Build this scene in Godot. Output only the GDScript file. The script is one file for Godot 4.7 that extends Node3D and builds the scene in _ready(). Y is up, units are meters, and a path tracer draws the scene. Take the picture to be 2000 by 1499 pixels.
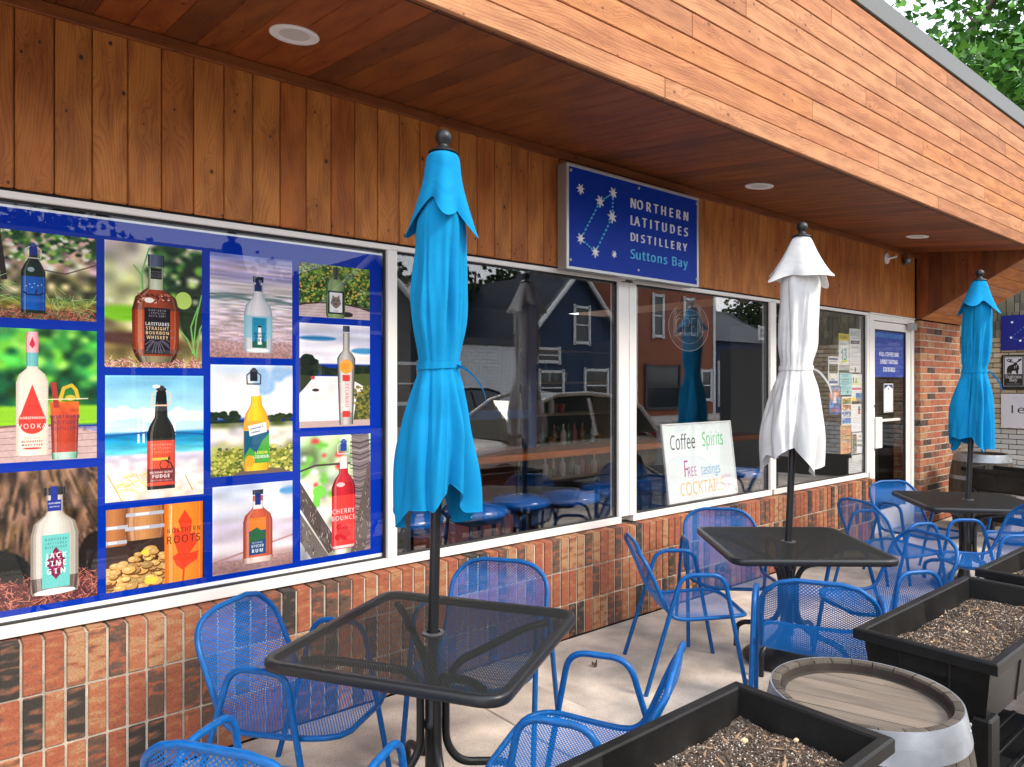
extends Node3D
# A distillery shop front with a row of patio tables, built in metres: x runs along the shop front, z out to the street, y up.

class MB:
	var v := PackedVector3Array()
	var n := PackedVector3Array()
	var uv := PackedVector2Array()
	var ix := PackedInt32Array()
	var xf := Transform3D()
	func vert(p: Vector3, nn: Vector3, t: Vector2) -> int:
		v.append(xf * p)
		n.append((xf.basis * nn).normalized())
		uv.append(t)
		return v.size() - 1
	func tri(a: Vector3, b: Vector3, c: Vector3, ta := Vector2.ZERO, tb := Vector2.ZERO, tc := Vector2.ZERO) -> void:
		var nn := (b - a).cross(c - a)
		if nn.length_squared() < 1e-18:
			return
		nn = nn.normalized()
		var i := vert(a, nn, ta)
		vert(b, nn, tb)
		vert(c, nn, tc)
		ix.append_array(PackedInt32Array([i, i + 2, i + 1]))
	func quad(a: Vector3, b: Vector3, c: Vector3, d: Vector3, ta := Vector2(0, 1), tb := Vector2(1, 1), tc := Vector2(1, 0), td := Vector2(0, 0)) -> void:
		var nn := (c - a).cross(d - b).normalized()
		var i := vert(a, nn, ta)
		vert(b, nn, tb)
		vert(c, nn, tc)
		vert(d, nn, td)
		ix.append_array(PackedInt32Array([i, i + 2, i + 1, i, i + 3, i + 2]))
	func out(pts: Array, dir: Vector3, off: Vector2, swap: bool) -> void:
		var k := dir.abs().max_axis_index()
		var nn: Vector3 = (pts[1] - pts[0]).cross(pts[2] - pts[0])
		if nn.dot(dir) < 0:
			pts.reverse()
		var t := []
		for p in pts:
			var q := Vector2(p.z, p.y) if k == 0 else (Vector2(p.x, p.z) if k == 1 else Vector2(p.x, p.y))
			if swap:
				q = Vector2(q.y, q.x)
			t.append(q + off)
		if pts.size() == 3:
			tri(pts[0], pts[1], pts[2], t[0], t[1], t[2])
		else:
			quad(pts[0], pts[1], pts[2], pts[3], t[0], t[1], t[2], t[3])
	func box(c: Vector3, s: Vector3, bev := 0.0, off := Vector2.ZERO, swap := false) -> void:
		var h := s * 0.5
		for k in 3:
			var a := (k + 1) % 3
			var b := (k + 2) % 3
			for sg in [-1.0, 1.0]:
				var pts := []
				for q in [[-1, -1], [1, -1], [1, 1], [-1, 1]]:
					var p := Vector3.ZERO
					p[k] = sg * h[k]
					p[a] = q[0] * (h[a] - bev)
					p[b] = q[1] * (h[b] - bev)
					pts.append(p + c)
				var d := Vector3.ZERO
				d[k] = sg
				out(pts, d, off, swap)
				if bev > 0.0:
					for sb in [-1.0, 1.0]:
						var e := []
						for w in [-1.0, 1.0]:
							var p1 := Vector3.ZERO
							p1[k] = sg * h[k]
							p1[a] = sb * (h[a] - bev)
							p1[b] = w * (h[b] - bev)
							var p2 := p1
							p2[k] = sg * (h[k] - bev)
							p2[a] = sb * h[a]
							if w < 0:
								e.append_array([p1 + c, p2 + c])
							else:
								e.append_array([p2 + c, p1 + c])
						var d2 := Vector3.ZERO
						d2[k] = sg * 1.01
						d2[a] = sb
						out(e, d2, off, swap)
		if bev > 0.0:
			for sx in [-1.0, 1.0]:
				for sy in [-1.0, 1.0]:
					for sz in [-1.0, 1.0]:
						var g := Vector3(sx, sy, sz)
						var pts := []
						for k in 3:
							var p := g * (h - Vector3.ONE * bev)
							p[k] = g[k] * h[k]
							pts.append(p + c)
						out(pts, g * Vector3(1, 1.02, 1.01), off, swap)
	func strip(rows: Array, nu: int, closed: bool, nrm: Array, tex: Array) -> void:
		var i0 := v.size()
		for r in rows.size():
			for k in nu:
				vert(rows[r][k], nrm[r][k], tex[r][k])
		for r in rows.size() - 1:
			for k in (nu - 1):
				var a := i0 + r * nu + k
				ix.append_array(PackedInt32Array([a, a + nu, a + 1, a + 1, a + nu, a + nu + 1]))
	func tube(pts: Array, r: float, seg := 8, closed := false, caps := true, rr: Array = []) -> void:
		var m := pts.size()
		var rows := []
		var nr := []
		var tx := []
		var t0: Vector3 = (pts[1] - pts[0]).normalized()
		var up := Vector3.UP if absf(t0.y) < 0.9 else Vector3.RIGHT
		var e := (up - t0 * up.dot(t0)).normalized()
		var s := 0.0
		var ends := []
		for i in (m + 1 if closed else m):
			var p: Vector3 = pts[i % m]
			var pa: Vector3 = pts[(i - 1 + m) % m] if (closed or i > 0) else p
			var pb: Vector3 = pts[(i + 1) % m] if (closed or i < m - 1) else p
			var t := (pb - pa).normalized()
			e = (e - t * e.dot(t)).normalized()
			var f := t.cross(e)
			var rad: float = rr[i % m] if rr.size() > 0 else r
			var row := []
			var rn := []
			var rt := []
			for k in seg + 1:
				var a := TAU * k / seg
				var d := e * cos(a) + f * sin(a)
				row.append(p + d * rad)
				rn.append(d)
				rt.append(Vector2(float(k) / seg, s))
			rows.append(row)
			nr.append(rn)
			tx.append(rt)
			s += p.distance_to(pb)
			ends.append([p, t, row])
		strip(rows, seg + 1, false, nr, tx)
		if caps and not closed:
			for q in [0, m - 1]:
				var sg := -1.0 if q == 0 else 1.0
				var row: Array = rows[q]
				for k in seg:
					if sg < 0:
						tri(pts[q], row[k + 1], row[k])
					else:
						tri(pts[q], row[k], row[k + 1])
	func lathe(prof: Array, seg := 24, at := Vector3.ZERO, a0 := 0.0, a1 := TAU) -> void:
		for i in prof.size() - 1:
			var p: Vector2 = prof[i]
			var q: Vector2 = prof[i + 1]
			if p.distance_to(q) < 1e-6:
				continue
			var t := (q - p).normalized()
			var nA := Vector2(t.y, -t.x)
			var nB := nA
			if i > 0 and prof[i - 1].distance_to(p) > 1e-6:
				var tp: Vector2 = (p - prof[i - 1]).normalized()
				if tp.dot(t) > 0.6:
					nA = (nA + Vector2(tp.y, -tp.x)).normalized()
			if i < prof.size() - 2 and prof[i + 2].distance_to(q) > 1e-6:
				var tn: Vector2 = (prof[i + 2] - q).normalized()
				if tn.dot(t) > 0.6:
					nB = (nB + Vector2(tn.y, -tn.x)).normalized()
			var i0 := v.size()
			for k in seg + 1:
				var a := a0 + (a1 - a0) * k / seg
				var d := Vector3(cos(a), 0, sin(a))
				vert(at + d * p.x + Vector3.UP * p.y, d * nA.x + Vector3.UP * nA.y, Vector2(a * maxf(p.x, q.x), p.y))
				vert(at + d * q.x + Vector3.UP * q.y, d * nB.x + Vector3.UP * nB.y, Vector2(a * maxf(p.x, q.x), q.y))
			for k in seg:
				var b := i0 + k * 2
				# p_k, q_k, p_k+1, q_k+1 ; outward winding is p, q, q+1 seen from outside clockwise
				ix.append_array(PackedInt32Array([b, b + 2, b + 1, b + 1, b + 2, b + 3]))
	func sheet(nu: int, nv: int, f: Callable, closed := false, flip := false, texf = null) -> void:
		var g := []
		for j in nv + 1:
			var row := []
			for i in nu + 1:
				row.append(f.call(float(i) / nu, float(j) / nv))
			g.append(row)
		var i0 := v.size()
		for j in nv + 1:
			for i in nu + 1:
				var il := (i - 1 if i > 0 else (nu - 1 if closed else 0))
				var ir := (i + 1 if i < nu else (1 if closed else nu))
				var du: Vector3 = g[j][ir] - g[j][il]
				var dv: Vector3 = g[mini(j + 1, nv)][i] - g[maxi(j - 1, 0)][i]
				var nn := du.cross(dv)
				if flip:
					nn = -nn
				if nn.length_squared() < 1e-16:
					nn = Vector3.UP
				vert(g[j][i], nn, texf.call(float(i) / nu, float(j) / nv) if texf != null else Vector2(float(i) / nu, float(j) / nv))
		for j in nv:
			for i in nu:
				var a := i0 + j * (nu + 1) + i
				var b := a + nu + 1
				if flip:
					ix.append_array(PackedInt32Array([a, a + 1, b, a + 1, b + 1, b]))
				else:
					ix.append_array(PackedInt32Array([a, b, a + 1, a + 1, b, b + 1]))
	func prism(poly: PackedVector2Array, z0: float, z1: float) -> void:  # a polygon in x, y pushed out from z0 to z1
		if Geometry2D.is_polygon_clockwise(poly) == false:
			pass
		var area := 0.0
		for i in poly.size():
			area += poly[i].cross(poly[(i + 1) % poly.size()])
		if area < 0:
			poly.reverse()
		var t := Geometry2D.triangulate_polygon(poly)
		for i in range(0, t.size(), 3):
			var a := poly[t[i]]
			var b := poly[t[i + 1]]
			var c := poly[t[i + 2]]
			if (b - a).cross(c - a) < 0:
				var w := b
				b = c
				c = w
			tri(Vector3(a.x, a.y, z1), Vector3(b.x, b.y, z1), Vector3(c.x, c.y, z1), a, b, c)
			tri(Vector3(a.x, a.y, z0), Vector3(c.x, c.y, z0), Vector3(b.x, b.y, z0), a, c, b)
		for i in poly.size():
			var a := poly[i]
			var b := poly[(i + 1) % poly.size()]
			quad(Vector3(a.x, a.y, z0), Vector3(b.x, b.y, z0), Vector3(b.x, b.y, z1), Vector3(a.x, a.y, z1), a, b, b, a)
	func glyphs(tris: Array, at: Vector2, sc: float, z0: float, z1: float) -> void:  # flat letter triangles pushed out
		var edges := {}
		for i in range(0, tris.size(), 3):
			var p := [tris[i] * sc + at, tris[i + 1] * sc + at, tris[i + 2] * sc + at]
			if (p[1] - p[0]).cross(p[2] - p[0]) < 0:
				p = [p[0], p[2], p[1]]
			tri(Vector3(p[0].x, p[0].y, z1), Vector3(p[1].x, p[1].y, z1), Vector3(p[2].x, p[2].y, z1))
			for k in 3:
				var a: Vector2 = p[k]
				var b: Vector2 = p[(k + 1) % 3]
				var ka := Vector2i(roundi(a.x * 20000), roundi(a.y * 20000))
				var kb := Vector2i(roundi(b.x * 20000), roundi(b.y * 20000))
				if edges.has([kb, ka]):
					edges.erase([kb, ka])
				else:
					edges[[ka, kb]] = [a, b]
		for e in edges.values():
			quad(Vector3(e[0].x, e[0].y, z0), Vector3(e[1].x, e[1].y, z0), Vector3(e[1].x, e[1].y, z1), Vector3(e[0].x, e[0].y, z1))
	func surf(am: ArrayMesh, mat: Material) -> ArrayMesh:
		if v.size() == 0:
			return am
		var a := []
		a.resize(Mesh.ARRAY_MAX)
		a[Mesh.ARRAY_VERTEX] = v
		a[Mesh.ARRAY_NORMAL] = n
		a[Mesh.ARRAY_TEX_UV] = uv
		a[Mesh.ARRAY_INDEX] = ix
		am.add_surface_from_arrays(Mesh.PRIMITIVE_TRIANGLES, a)
		am.surface_set_material(am.get_surface_count() - 1, mat)
		return am
	func mesh(mat: Material) -> ArrayMesh:
		return surf(ArrayMesh.new(), mat)

# a picture that is drawn with spans: prints, labels, posters
class Cv:
	var im: Image
	var o := Vector2.ZERO
	var s := 1.0
	var host
	var clip := Rect2i()
	var rng := RandomNumberGenerator.new()
	func _init(w: int, h: int, c: Color, who) -> void:
		im = Image.create(w, h, false, Image.FORMAT_RGBA8)
		im.fill(c)
		host = who
		clip = Rect2i(0, 0, w, h)
	func at(origin: Vector2, scale: float, area: Rect2i) -> void:
		o = origin
		s = scale
		clip = area.intersection(Rect2i(0, 0, im.get_width(), im.get_height()))
		rng.seed = int(origin.x * 7 + origin.y * 13) + 5
	func span(x0: float, x1: float, y: int, c: Color, solid: Image) -> void:
		var a := maxi(roundi(x0), clip.position.x)
		var b := mini(roundi(x1), clip.end.x)
		if b <= a or y < clip.position.y or y >= clip.end.y:
			return
		if solid == null:
			im.fill_rect(Rect2i(a, y, b - a, 1), c)
		else:
			im.blend_rect(solid, Rect2i(0, 0, b - a, 1), Vector2i(a, y))
	func ink(c: Color) -> Image:
		if c.a >= 0.995:
			return null
		var q := Image.create(im.get_width(), 1, false, Image.FORMAT_RGBA8)
		q.fill(c)
		return q
	func poly(pts: Array, c: Color) -> void:
		var p := []
		var lo := 1e9
		var hi := -1e9
		for q in pts:
			var w: Vector2 = o + q * s
			p.append(w)
			lo = minf(lo, w.y)
			hi = maxf(hi, w.y)
		var solid := ink(c)
		for y in range(maxi(int(lo), clip.position.y), mini(int(hi) + 1, clip.end.y)):
			var yc := y + 0.5
			var xs := []
			for i in p.size():
				var a: Vector2 = p[i]
				var b: Vector2 = p[(i + 1) % p.size()]
				if (a.y <= yc) != (b.y <= yc):
					xs.append(a.x + (yc - a.y) * (b.x - a.x) / (b.y - a.y))
			xs.sort()
			for i in range(0, xs.size() - 1, 2):
				span(xs[i], xs[i + 1], y, c, solid)
	func rect(x: float, y: float, w: float, h: float, c: Color) -> void:
		poly([Vector2(x, y), Vector2(x + w, y), Vector2(x + w, y + h), Vector2(x, y + h)], c)
	func ell(x: float, y: float, rx: float, ry: float, c: Color) -> void:
		var pts := []
		for k in 28:
			pts.append(Vector2(x + rx * cos(TAU * k / 28), y + ry * sin(TAU * k / 28)))
		poly(pts, c)
	func line(a: Vector2, b: Vector2, w: float, c: Color, w2 := -1.0) -> void:
		var d := (b - a).normalized().orthogonal() * w * 0.5
		var d2 := d if w2 < 0 else (b - a).normalized().orthogonal() * w2 * 0.5
		poly([a + d, b + d2, b - d2, a - d], c)
	func path(pts: Array, w: float, c: Color) -> void:
		for i in pts.size() - 1:
			line(pts[i], pts[i + 1], w, c)
			ell(pts[i].x, pts[i].y, w * 0.5, w * 0.5, c)
	func text(t: String, x: float, y: float, cap: float, c: Color, bold := 0, align := 0.0, gap := 0, wide := 1.0, slant := 0.0, turn := 0.0) -> void:
		var g = host.letters(t, bold, gap)
		var k: float = cap / 45.7
		for i in range(0, g.tris.size(), 3):
			var q := []
			for j in 3:
				var p: Vector2 = g.tris[i + j]
				p = Vector2((p.x - align * g.width + p.y * slant) * k * wide, -p.y * k)
				q.append(p.rotated(turn) + Vector2(x, y))
			poly(q, c)
	func patch(x: float, y: float, w: float, h: float, stops: Array, nx: int, ny: int, jit: float, alpha := 1.0) -> void:
		var q := Image.create(nx, ny, false, Image.FORMAT_RGBA8)
		for j in ny:
			var t := (j + 0.5) / ny + rng.randf_range(-0.5, 0.5) / ny
			for i in nx:
				var tt := clampf(t + rng.randf_range(-1, 1) * jit * 0.35, 0, 1)
				var c: Color = stops[0][1]
				for k in stops.size() - 1:
					if tt >= stops[k][0]:
						c = (stops[k][1] as Color).lerp(stops[k + 1][1], clampf((tt - stops[k][0]) / maxf(stops[k + 1][0] - stops[k][0], 1e-4), 0, 1))
				var m := 1.0 + rng.randf_range(-1, 1) * jit
				c = Color(c.r * m, c.g * m, c.b * m * (1.0 + rng.randf_range(-0.3, 0.3) * jit), alpha).clamp()
				q.set_pixel(i, j, c)
		var W := maxi(2, roundi(w * s))
		var H := maxi(2, roundi(h * s))
		q.resize(W, H, Image.INTERPOLATE_CUBIC)
		var dst := Rect2i(roundi(o.x + x * s), roundi(o.y + y * s), W, H)
		var cut := dst.intersection(clip)
		if cut.size.x <= 0 or cut.size.y <= 0:
			return
		if alpha >= 0.995:
			im.blit_rect(q, Rect2i(cut.position - dst.position, cut.size), cut.position)
		else:
			im.blend_rect(q, Rect2i(cut.position - dst.position, cut.size), cut.position)
	func soft(f: float) -> void:  # blurs what is drawn so far inside the clip
		var q := im.get_region(clip)
		var z := q.get_size()
		for g in [f, f * 0.73, f * 0.51]:
			q.resize(maxi(2, int(z.x / g)), maxi(2, int(z.y / g)), Image.INTERPOLATE_LANCZOS)
			q.resize(z.x, z.y, Image.INTERPOLATE_CUBIC)
		im.blit_rect(q, Rect2i(Vector2i.ZERO, z), clip.position)
	func leaves(x: float, y: float, w: float, h: float, cols: Array, count: int, r0: float, r1: float) -> void:
		for i in count:
			var c: Color = cols[rng.randi() % cols.size()]
			var r := rng.randf_range(r0, r1)
			ell(x + rng.randf() * w, y + rng.randf() * h, r, r * rng.randf_range(0.5, 1.0), c)
	func grain(amount: float) -> void:  # the print's own fine noise
		var W := int(clip.size.x / 3.0)
		var H := int(clip.size.y / 3.0)
		var q := Image.create(W, H, false, Image.FORMAT_RGBA8)
		for y in H:
			for x in W:
				var r := rng.randf()
				var g := 1.0 if r > 0.5 else 0.0
				q.set_pixel(x, y, Color(g, g, g, absf(r - 0.5) * amount))
		q.resize(clip.size.x, clip.size.y, Image.INTERPOLATE_CUBIC)
		im.blend_rect(q, Rect2i(Vector2i.ZERO, clip.size), clip.position)
	func straws(x: float, y: float, w: float, h: float, cols: Array, count: int, ln: float, th: float, tilt := 3.2) -> void:
		for i in count:
			var c: Color = cols[rng.randi() % cols.size()]
			var p := Vector2(x + rng.randf() * w, y + rng.randf() * h)
			var d := Vector2.from_angle(rng.randf_range(-tilt, tilt)) * ln * rng.randf_range(0.5, 1.2)
			line(p, p + d, th, c)
	func body(x: float, y0: float, prof: Array, edge: Color, mid: Color, shift := 0.15) -> void:  # a turned shape: prof is [half width, height above y0]
		for k in 7:
			var f := 1.0 - k * 0.14
			var pts := []
			for p in prof:
				pts.append(Vector2(x + p[0] * f - p[0] * (1 - f) * shift, y0 - p[1]))
			for i in range(prof.size() - 1, -1, -1):
				pts.append(Vector2(x - prof[i][0] * f - prof[i][0] * (1 - f) * shift, y0 - prof[i][1]))
			poly(pts, edge.lerp(mid, sqrt(k / 6.0)))
		for g in [[-0.78, -0.60, 0.26], [0.80, 0.88, 0.16], [-0.48, -0.44, 0.12]]:
			var hl := []
			for p in prof:
				hl.append(Vector2(x + p[0] * g[0], y0 - p[1]))
			for i in range(prof.size() - 1, -1, -1):
				hl.append(Vector2(x + prof[i][0] * g[1], y0 - prof[i][1]))
			poly(hl, Color(1, 1, 1, g[2]))
	func done(w: int, h: int) -> ImageTexture:
		im.resize(w, h, Image.INTERPOLATE_LANCZOS)
		return ImageTexture.create_from_image(im)

var rng := RandomNumberGenerator.new()
var M := {}
var fonts := {}
var letter_cache := {}
var taken := {}

func letters(t: String, bold := 0, gap := 0) -> Dictionary:
	var key := "%s|%d|%d" % [t, bold, gap]
	if letter_cache.has(key):
		return letter_cache[key]
	var fk := bold * 100 + gap
	if not fonts.has(fk):
		var f := SystemFont.new()
		f.font_names = PackedStringArray(["Droid Serif" if bold >= 2 else "Droid Sans"])
		f.font_weight = 700 if bold % 2 == 1 else 400
		var fv := FontVariation.new()
		fv.base_font = f
		fv.spacing_glyph = gap
		fonts[fk] = fv
	var tm := TextMesh.new()
	tm.font = fonts[fk]
	tm.font_size = 64
	tm.depth = 0.0
	tm.curve_step = 3.0
	tm.pixel_size = 1.0
	tm.text = t
	tm.horizontal_alignment = HORIZONTAL_ALIGNMENT_LEFT
	var a = tm.surface_get_arrays(0)
	var out := []
	var lo := 1e9
	var hi := -1e9
	var base := 76.0 * 0.5 - 60.0
	var idx = a[Mesh.ARRAY_INDEX]
	for i in idx:
		var p: Vector3 = a[0][i]
		out.append(Vector2(p.x, p.y - base))
		lo = minf(lo, p.x)
		hi = maxf(hi, p.x)
	for i in out.size():
		out[i] = Vector2(out[i].x - lo, out[i].y)
	letter_cache[key] = {"tris": out, "width": hi - lo, "left": lo}
	return letter_cache[key]

func numbered(called: String) -> String:
	var k: int = taken.get(called, 0)
	taken[called] = k + 1
	return called if k == 0 else "%s_%03d" % [called, k]

func tag(o: Node, label: String, category: String, group := "") -> Node:
	o.set_meta("label", label)
	o.set_meta("category", category)
	if group != "":
		o.set_meta("group", group)
	return o

func thing(called: String, label: String, category: String, at := Vector3.ZERO, turn := 0.0, group := "") -> Node3D:
	var o := Node3D.new()
	o.name = numbered(called)
	add_child(o)
	o.position = at
	o.rotation.y = turn
	tag(o, label, category, group)
	return o

func part(called: String, mesh: Mesh, parent: Node, xf := Transform3D()) -> MeshInstance3D:
	var o := MeshInstance3D.new()
	o.name = called
	o.mesh = mesh
	o.transform = xf
	parent.add_child(o, true)
	return o

func single(called: String, mesh: Mesh, label: String, category: String, at := Vector3.ZERO, turn := 0.0, group := "") -> MeshInstance3D:
	var o := MeshInstance3D.new()
	o.name = numbered(called)
	o.mesh = mesh
	add_child(o)
	o.position = at
	o.rotation.y = turn
	tag(o, label, category, group)
	return o

func struct(called: String, mesh: Mesh) -> MeshInstance3D:
	var o := MeshInstance3D.new()
	o.name = numbered(called)
	o.mesh = mesh
	add_child(o)
	o.set_meta("kind", "structure")
	return o

func copy_of(o: Node3D, label: String, at: Vector3, turn: float) -> Node3D:
	var c: Node3D = o.duplicate()
	c.name = numbered(str(o.name))
	add_child(c)
	c.position = at
	c.rotation.y = turn
	c.set_meta("label", label)
	return c

func L(r: float, g: float, b: float) -> Color:  # a real-world base colour
	return Color(r, g, b).linear_to_srgb()

func mat(c: Color, rough := 0.7, metal := 0.0, spec := 0.5) -> StandardMaterial3D:
	var m := StandardMaterial3D.new()
	m.albedo_color = c
	m.roughness = rough
	m.metallic = metal
	m.metallic_specular = spec
	return m

func tmat(tex: Texture2D, rough := 0.8, sc := Vector3.ONE, tint := Color.WHITE, spec := 0.5) -> StandardMaterial3D:
	var m := mat(tint, rough, 0.0, spec)
	m.albedo_texture = tex
	m.uv1_scale = sc
	return m

func boxm(c: Vector3, s: Vector3, m: Material, bev := 0.0) -> ArrayMesh:
	var b := MB.new()
	b.box(c, s, bev)
	return b.mesh(m)

func fillet(pts: Array, r: float, seg := 5, closed := false) -> Array:
	var outp := []
	var m := pts.size()
	for i in m:
		if not closed and (i == 0 or i == m - 1):
			outp.append(pts[i])
			continue
		var p: Vector3 = pts[i]
		var a: Vector3 = pts[(i - 1 + m) % m]
		var b: Vector3 = pts[(i + 1) % m]
		var ra := minf(r, minf(a.distance_to(p), b.distance_to(p)) * 0.48)
		var pa := p + (a - p).normalized() * ra
		var pb := p + (b - p).normalized() * ra
		for k in seg + 1:
			var t := float(k) / seg
			outp.append(pa.lerp(p, t).lerp(p.lerp(pb, t), t))
	return outp

func smooth(pts: Array, n: int) -> Array:  # an even curve through points
	var c := Curve3D.new()
	for i in pts.size():
		var a: Vector3 = pts[maxi(i - 1, 0)]
		var b: Vector3 = pts[mini(i + 1, pts.size() - 1)]
		var t := (b - a) / 6.0
		c.add_point(pts[i], -t, t)
	c.bake_interval = 0.004
	var outp := []
	var ln := c.get_baked_length()
	for i in n + 1:
		outp.append(c.sample_baked(ln * i / n, true))
	return outp

func noise_tex(w: int, h: int, fn: Callable) -> ImageTexture:  # fn gives a colour for each pixel
	var d := PackedByteArray()
	d.resize(w * h * 3)
	var k := 0
	for y in h:
		for x in w:
			var c: Color = fn.call(x, y)
			d[k] = int(clampf(c.r, 0, 1) * 255.0)
			d[k + 1] = int(clampf(c.g, 0, 1) * 255.0)
			d[k + 2] = int(clampf(c.b, 0, 1) * 255.0)
			k += 3
	return ImageTexture.create_from_image(Image.create_from_data(w, h, false, Image.FORMAT_RGB8, d))

func fnl(seed_: int, freq: float, oct := 3) -> FastNoiseLite:
	var n := FastNoiseLite.new()
	n.seed = seed_
	n.noise_type = FastNoiseLite.TYPE_SIMPLEX_SMOOTH
	n.frequency = freq
	n.fractal_type = FastNoiseLite.FRACTAL_FBM
	n.fractal_octaves = oct
	return n

# sawn cedar: 0.2 m across (u), 3.5 m along (v); returns [colour, relief]
func wood_tex(seed_: int, early: Color, late: Color, knot: Color, fleck: Color) -> Array:
	var W := 176
	var H := 2048
	var r := RandomNumberGenerator.new()
	r.seed = seed_
	var knots := []
	for i in 11:
		knots.append([r.randf() * 0.2, r.randf() * 3.5, r.randf_range(0.004, 0.009), r.randf_range(0.03, 0.07)])
	var low := fnl(seed_ + 1, 1.0, 2)
	var fib := fnl(seed_ + 2, 1.0, 2)
	var sta := fnl(seed_ + 3, 1.0, 3)
	var d := PackedByteArray()
	d.resize(W * H * 3)
	var hgt := PackedByteArray()
	hgt.resize(W * H)
	var heart := r.randf_range(0.04, 0.16)
	var k := 0
	for j in H:
		var y := j * 3.5 / H
		var near := []
		for q in knots:
			if absf(q[1] - y) < 0.25:
				near.append(q)
		var sway := low.get_noise_2d(y * 0.9, 3.0) * 0.05
		var arch := low.get_noise_2d(y * 0.5, 50.0) * 4.0 + y * 0.35
		for i in W:
			var x := i * 0.2 / W
			var q0 := absf(x - heart - sway) * 70.0 + arch + low.get_noise_2d(x * 8.0, y * 0.7) * 1.5
			var core := 0.0
			var halo := 0.0
			for kn in near:
				var dx: float = x - kn[0]
				var dy: float = (y - kn[1])
				var dd := sqrt(dx * dx + dy * dy * 0.16)
				var w := exp(-dd * dd / (kn[3] * kn[3] * 0.35))
				q0 = lerpf(q0, dd * 260.0, w)
				var dk := sqrt(dx * dx + dy * dy * 0.55)
				core = maxf(core, clampf((kn[2] - dk) * 500.0, 0, 1))
				halo = maxf(halo, clampf((kn[2] * 2.1 - dk) * 90.0, 0, 1) * 0.5)
			var s := q0 - floorf(q0)
			var ring := pow(s, 3.0) if s < 0.86 else (1.0 - s) / 0.14 * 0.64
			var f := fib.get_noise_2d(x * 1400.0, y * 14.0)
			var st := sta.get_noise_2d(x * 10.0, y * 2.2)
			var t := clampf(0.16 + ring * 0.66 + f * 0.20 + st * 0.60, 0, 1)
			var c := early.lerp(late, t)
			c = c.lerp(knot, clampf(core * 0.9 + halo * 0.4, 0, 1))
			if f > 0.62 and st > 0.05:
				c = c.lerp(fleck, 0.5)
			d[k * 3] = int(clampf(c.r, 0, 1) * 255)
			d[k * 3 + 1] = int(clampf(c.g, 0, 1) * 255)
			d[k * 3 + 2] = int(clampf(c.b, 0, 1) * 255)
			hgt[k] = int(clampf(0.75 - ring * 0.4 + f * 0.3 - core * 0.4, 0, 1) * 255)
			k += 1
	var im := Image.create_from_data(W, H, false, Image.FORMAT_RGB8, d)
	var nm := Image.create_from_data(W, H, false, Image.FORMAT_L8, hgt)
	nm.convert(Image.FORMAT_RGBA8)
	nm.bump_map_to_normal_map(3.0)
	return [ImageTexture.create_from_image(im), ImageTexture.create_from_image(nm)]

func brick_tex(seed_: int, pal: Array) -> ImageTexture:  # 0.6 m of fired clay with flashed bands
	var a := fnl(seed_, 0.020, 2)
	var b := fnl(seed_ + 1, 0.09, 3)
	var g := fnl(seed_ + 2, 0.5, 1)
	var crack := fnl(seed_ + 3, 0.05, 2)
	return noise_tex(448, 448, func(x, y):
		var t := 0.5 + a.get_noise_2d(x * 0.5, y * 1.3) * 0.60 + b.get_noise_2d(x, y * 1.4) * 0.07
		t = clampf(t, 0, 0.999) * (pal.size() - 1)
		var i := int(t)
		var c: Color = (pal[i] as Color).lerp(pal[i + 1], t - i)
		var m := 1.0 + g.get_noise_2d(x, y) * 0.22 + b.get_noise_2d(x + 900, y) * 0.16
		if absf(crack.get_noise_2d(x * 0.6, y * 2.2)) < 0.007:
			m *= 0.75
		return Color(c.r * m, c.g * m, c.b * m))

func speckle(seed_: int, w: int, base: Color, vary: float, fine: float, dark: float) -> ImageTexture:
	var a := fnl(seed_, 0.006, 4)
	var b := fnl(seed_ + 1, 0.35, 2)
	var r := RandomNumberGenerator.new()
	r.seed = seed_
	return noise_tex(w, w, func(x, y):
		var m := 1.0 + a.get_noise_2d(x, y) * vary + b.get_noise_2d(x, y) * fine
		if r.randf() < dark:
			m *= r.randf_range(0.55, 0.85)
		return Color(base.r * m, base.g * m, base.b * m))

func hole_tex(open: float) -> ImageTexture:  # expanded metal: one repeat with two diamond openings
	var im := Image.create(64, 64, false, Image.FORMAT_RGBA8)
	for y in 64:
		for x in 64:
			var best := 9.0
			for q in [[0, 0], [1, 0], [0, 1], [1, 1], [0.5, 0.5]]:
				var dx: float = absf((x + 0.5) / 64.0 - q[0])
				var dy: float = absf((y + 0.5) / 64.0 - q[1])
				best = minf(best, dx + dy)
			im.set_pixel(x, y, Color(1, 1, 1, clampf((best - open) * 9.0 + 0.5, 0, 1)))
	return ImageTexture.create_from_image(im)

func weave(c: Color) -> StandardMaterial3D:
	var m := mat(c, 0.92, 0.0, 0.2)
	var a := fnl(95, 0.012, 3)
	m.albedo_texture = noise_tex(256, 256, func(x, y):
		var k: float = 0.95 + a.get_noise_2d(x, y) * 0.05 + (0.03 if (x + y) % 2 == 0 else 0.0)
		return Color(k, k, k))
	m.uv1_scale = Vector3(2, 3, 1)
	return m

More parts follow.
